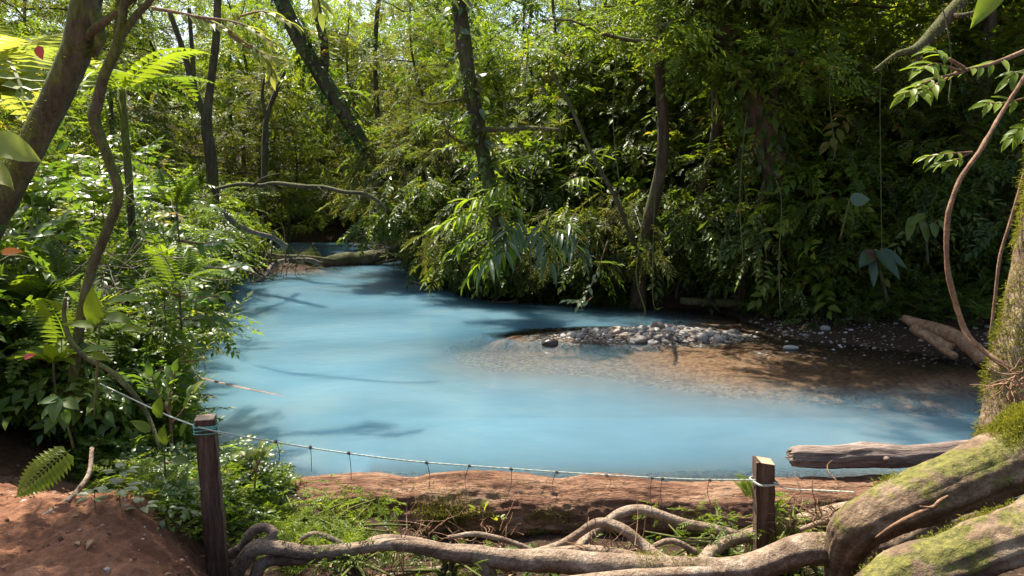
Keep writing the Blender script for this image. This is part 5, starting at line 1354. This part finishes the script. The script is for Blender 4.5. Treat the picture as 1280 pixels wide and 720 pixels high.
branch_leaves("leafy_branch", "small branch of bright leaves crossing the thick vine", [[(1215, 190, 5.6, 3), (1190, 192, 5.5, 2.5), (1158, 196, 5.5, 2)], [(1215, 190, 5.6, 2), (1195, 200, 5.5, 2), (1175, 205, 5.5, 1.5)]], M_lite, 552, .12, .035, 9, .6)
branch_leaves("leafy_branch", "drooping green leaves right of the thick vine near the picture's right edge", [[(1290, 120, 5.6, 3), (1260, 128, 5.5, 2.5), (1232, 130, 5.5, 2)], [(1300, 100, 5.6, 3), (1275, 90, 5.5, 3), (1262, 98, 5.5, 2)], [(1300, 150, 5.6, 2), (1280, 160, 5.5, 2), (1265, 172, 5.5, 2)]], M_lite, 553, .14, .05, 8, .4)
leaf_group("hanging_leaf", "long pointed green leaf hanging in at the top right corner", "leaf", [(1262, -40, 3.2, (-.5, 0, -.8), .32, .1, (-.2, -1, .2))], M_leaf, L_lance(8, .15, .5, .03), 554, tint=.85)
branch_leaves("leafy_branch", "row of yellow green leaves hanging in from the top edge left of the centre tree", [[(440, -50, 5, 4), (470, -20, 4.9, 3), (500, -12, 4.9, 2)], [(500, -30, 4.9, 3), (530, -14, 4.9, 3), (562, -8, 4.9, 2)], [(380, -40, 5, 3), (395, -10, 5, 3), (400, 15, 5, 2)]], M_yell, 555, .15, .045, 9, .6)
branch_leaves("leafy_branch", "spray of small yellow leaves and pink buds over the forked tree", [[(190, 10, 11, 5), (240, 20, 11, 4), (290, 40, 11, 3)], [(240, 20, 11, 4), (300, 30, 11, 3), (345, 55, 11, 2)], [(270, 30, 11, 3), (310, 60, 11, 3), (350, 75, 11, 2)], [(260, 25, 11, 3), (330, 70, 11, 3), (340, 95, 11, 2)], [(300, 20, 11, 3), (330, 15, 11, 3), (365, 30, 11, 2)]], M_yell, 556, .24, .075, 16, .75)
branch_leaves("leafy_branch", "pale flowering twig reaching over the water at the left bank", [[(185, 462, 7.4, 4), (215, 455, 7.3, 3), (250, 450, 7.3, 2)], [(205, 458, 7.3, 3), (225, 446, 7.3, 2), (240, 432, 7.3, 1.5)], [(180, 440, 7.4, 3), (205, 438, 7.3, 2), (232, 430, 7.3, 1.5)]], M_yell, 557, .08, .04, 14, .95)
branch_leaves("leafy_branch", "twig of glossy leaves reaching over the water from the left thicket", [[(215, 325, 8.5, 4), (260, 335, 8.3, 3), (300, 335, 8.2, 2)], [(210, 395, 8, 4), (240, 400, 7.9, 3), (268, 400, 7.9, 2)], [(205, 365, 8.2, 4), (240, 372, 8.1, 3), (275, 370, 8, 2)], [(220, 300, 9, 4), (255, 305, 8.8, 3), (282, 300, 8.7, 2)]], M_cool, 558, .2, .09, 12, .6)
branch_leaves("leafy_branch", "low leafy sprig touching the water at the tip of the gravel bar", [[(760, 300, 15, 1.5), (742, 350, 14.9, 1.5), (722, 384, 14.8, 1.2)], [(742, 370, 14.9, 1.2), (730, 378, 14.8, 1), (708, 376, 14.7, 1)]], M_grey, 559, .16, .07, 10, .9)
branch_leaves("thin_sapling", "thin young sapling with yellowish leaves standing right of the left post against the water", [[(318, 612, 5.3, 3), (322, 580, 5.3, 2.5), (334, 562, 5.3, 1.5)], [(320, 590, 5.3, 2), (308, 572, 5.3, 2), (298, 568, 5.3, 1)], [(322, 585, 5.3, 2), (320, 570, 5.3, 1.5), (326, 558, 5.3, 1)]], M_yell, 560, .1, .035, 8, .3, "plant")
branch_leaves("thin_sapling", "small leafy sapling at the water's edge left of the left post", [[(215, 560, 6.2, 4), (212, 500, 6.1, 3), (218, 465, 6.1, 2)], [(214, 530, 6.1, 3), (235, 505, 6.1, 2), (242, 490, 6.1, 1.5)], [(213, 520, 6.1, 3), (196, 490, 6.1, 2), (190, 470, 6.1, 1.5)]], M_cool, 561, .15, .07, 12, .7, "plant")
for i, (px, py, d, lab) in enumerate([(405, 668, 5.6, "bright green bushy herb in front of the left end of the big log"), (372, 655, 5.7, "bright green herb between the left post and the big log"), (430, 655, 5.8, "bright green herb tallest in front of the log"),
                                       (445, 712, 4.35, "green weed growing below the long root at the bottom"), (560, 712, 4.45, "leafy weed below the middle of the long root"), (905, 690, 4.9, "small bright weed left of the right post"), (865, 690, 5.1, "small weed behind the right part of the long root"), (990, 665, 4.8, "weed between the right post and the big mossy root")]):
    o = make_shrub(570 + i, "green_herb", lab, .26 if i < 3 else .2, .28 if i < 3 else .13, 22, M_lite if i != 4 else M_leaf, SPR_P if i % 2 == 0 else SPR_M, .14 if i < 3 else .1, 8, cat="plant", stems=8, pr=.1)
    p = W(px, py, d); o.location = (p[0], p[1], max(gz(p[0], p[1]) if i < 3 else p[2] - .08, -.2))
bf = make_rosette(590, "small_fern", "yellow green fern behind the short right post", FR, n=9, L=.2, Wd=.2, mat=M_lite, h=.1, el=(.4, 1.2), trunk=.005, part="fronds", sm=False)
place(bf, W(942, 640, 5.0), 0, 1)
gf = make_rosette(591, "log_seedling", "small pale green seedling growing on the shaded face of the big log", [L_lance(5, .3, .5, .05)], n=6, L=.07, Wd=.035, mat=M_lite, h=.03, trunk=.003, tint=.9)
spawn(gf, W(600, 642, 6.35), s=1.2)
spawn(gf, W(622, 652, 6.35), s=.9, label="second small pale seedling on the big log, lower and to the right")
for i, (px, py, d, s, lab) in enumerate([(590, 118, 16.6, 1.0, "tuft of grassy air plant on the upper mossy side branch of the centre tree"), (560, 166, 16.2, .8, "tuft of air plant at the end of the lower left mossy side branch"), (700, 160, 15.6, .8, "tuft of air plant at the tip of the right mossy side branch"), (648, 156, 16.1, .6, "small air plant in the middle of the right mossy side branch")]):
    if i == 0: ap = make_rosette(595, "air_plant", lab, LNs, n=22, L=.42, Wd=.035, mat=M_olive, h=.05, el=(.1, 1.3), trunk=.03)
    spawn(ap, W(px, py, d), s=s, label=lab)

# crowns of the two left trees and the mossy tree, mostly above the picture
def crown_on(root_, pts, n, rad, mat, tp, L, per, seed, tint=.5):
    r = np.random.default_rng(seed); mb, bb = MB(), MB(); cs = []
    for i in range(n):
        a, b = pts[i % len(pts)]
        a, b = np.array(a, float), np.array(b, float)
        e = b + r.normal(0, 1, 3) * rad
        P = limb(bb, a, e, .045, .008, r)
        for k in (4, 5, 6, 7, 8): cs.append(P[k] + r.normal(0, .2, 3))
    clumps(mb, tp, cs, .45, per, L, r, flat=.3, tint=tint)
    bb.build("limb", B_moss, root_); mb.build("crown", mat, root_, smooth_=False)
crown_on(gA, [((-3.75, 6.7, 6.0), (-4.6, 6.8, 7.2)), ((-3.75, 6.7, 6.2), (-5.0, 6.0, 6.6)), ((-3.75, 6.7, 6.0), (-4.3, 5.6, 6.6))], 10, (.3, .3, .3), M_leaf, SPR_M, .35, 7, 801)
crown_on(gB, [((-3.1, 6.1, 5.3), (-3.4, 4.6, 5.8)), ((-3.1, 6.1, 5.3), (-3.9, 5.6, 5.6))], 6, (.3, .3, .2), M_leaf, SPR_M, .3, 8, 802)
crown_on(mt, [((4.2, 5.6, 5.2), (3.4, 5.0, 6.4)), ((4.2, 5.6, 5.2), (4.6, 7.0, 6.8))], 7, (.5, .4, .3), M_leaf, SPR_M, .35, 9, 803)

# forest air
HZ = 0
if HZ:
    mb = MB(); X0, X1, Y0, Y1, Z0, Z1 = -125, 125, -45, 225, -8, 24
    Z1 = float(max(24, GZ.max() + 1)); Z0 = float(GZ.min() - 1)
    c = np.array([[x, y, z] for z in (Z0, Z1) for (x, y) in ((X0, Y0), (X1, Y0), (X1, Y1), (X0, Y1))])
    mb.add(c, [[3, 2, 1, 0], [4, 5, 6, 7], [0, 1, 5, 4], [1, 2, 6, 5], [2, 3, 7, 6], [3, 0, 4, 7]])
    m, nt, out = new_mat("forest_air")
    pv = nd(nt, "VolumePrincipled", i_Density=.0012); pv.inputs["Color"].default_value = (.93, .97, 1, 1); pv.inputs["Anisotropy"].default_value = .35
    nt.links.new(pv.outputs[0], out.inputs["Volume"])
    tag(mb.build("haze", m, None, False), kind="stuff", label="thin bright haze between the trees")
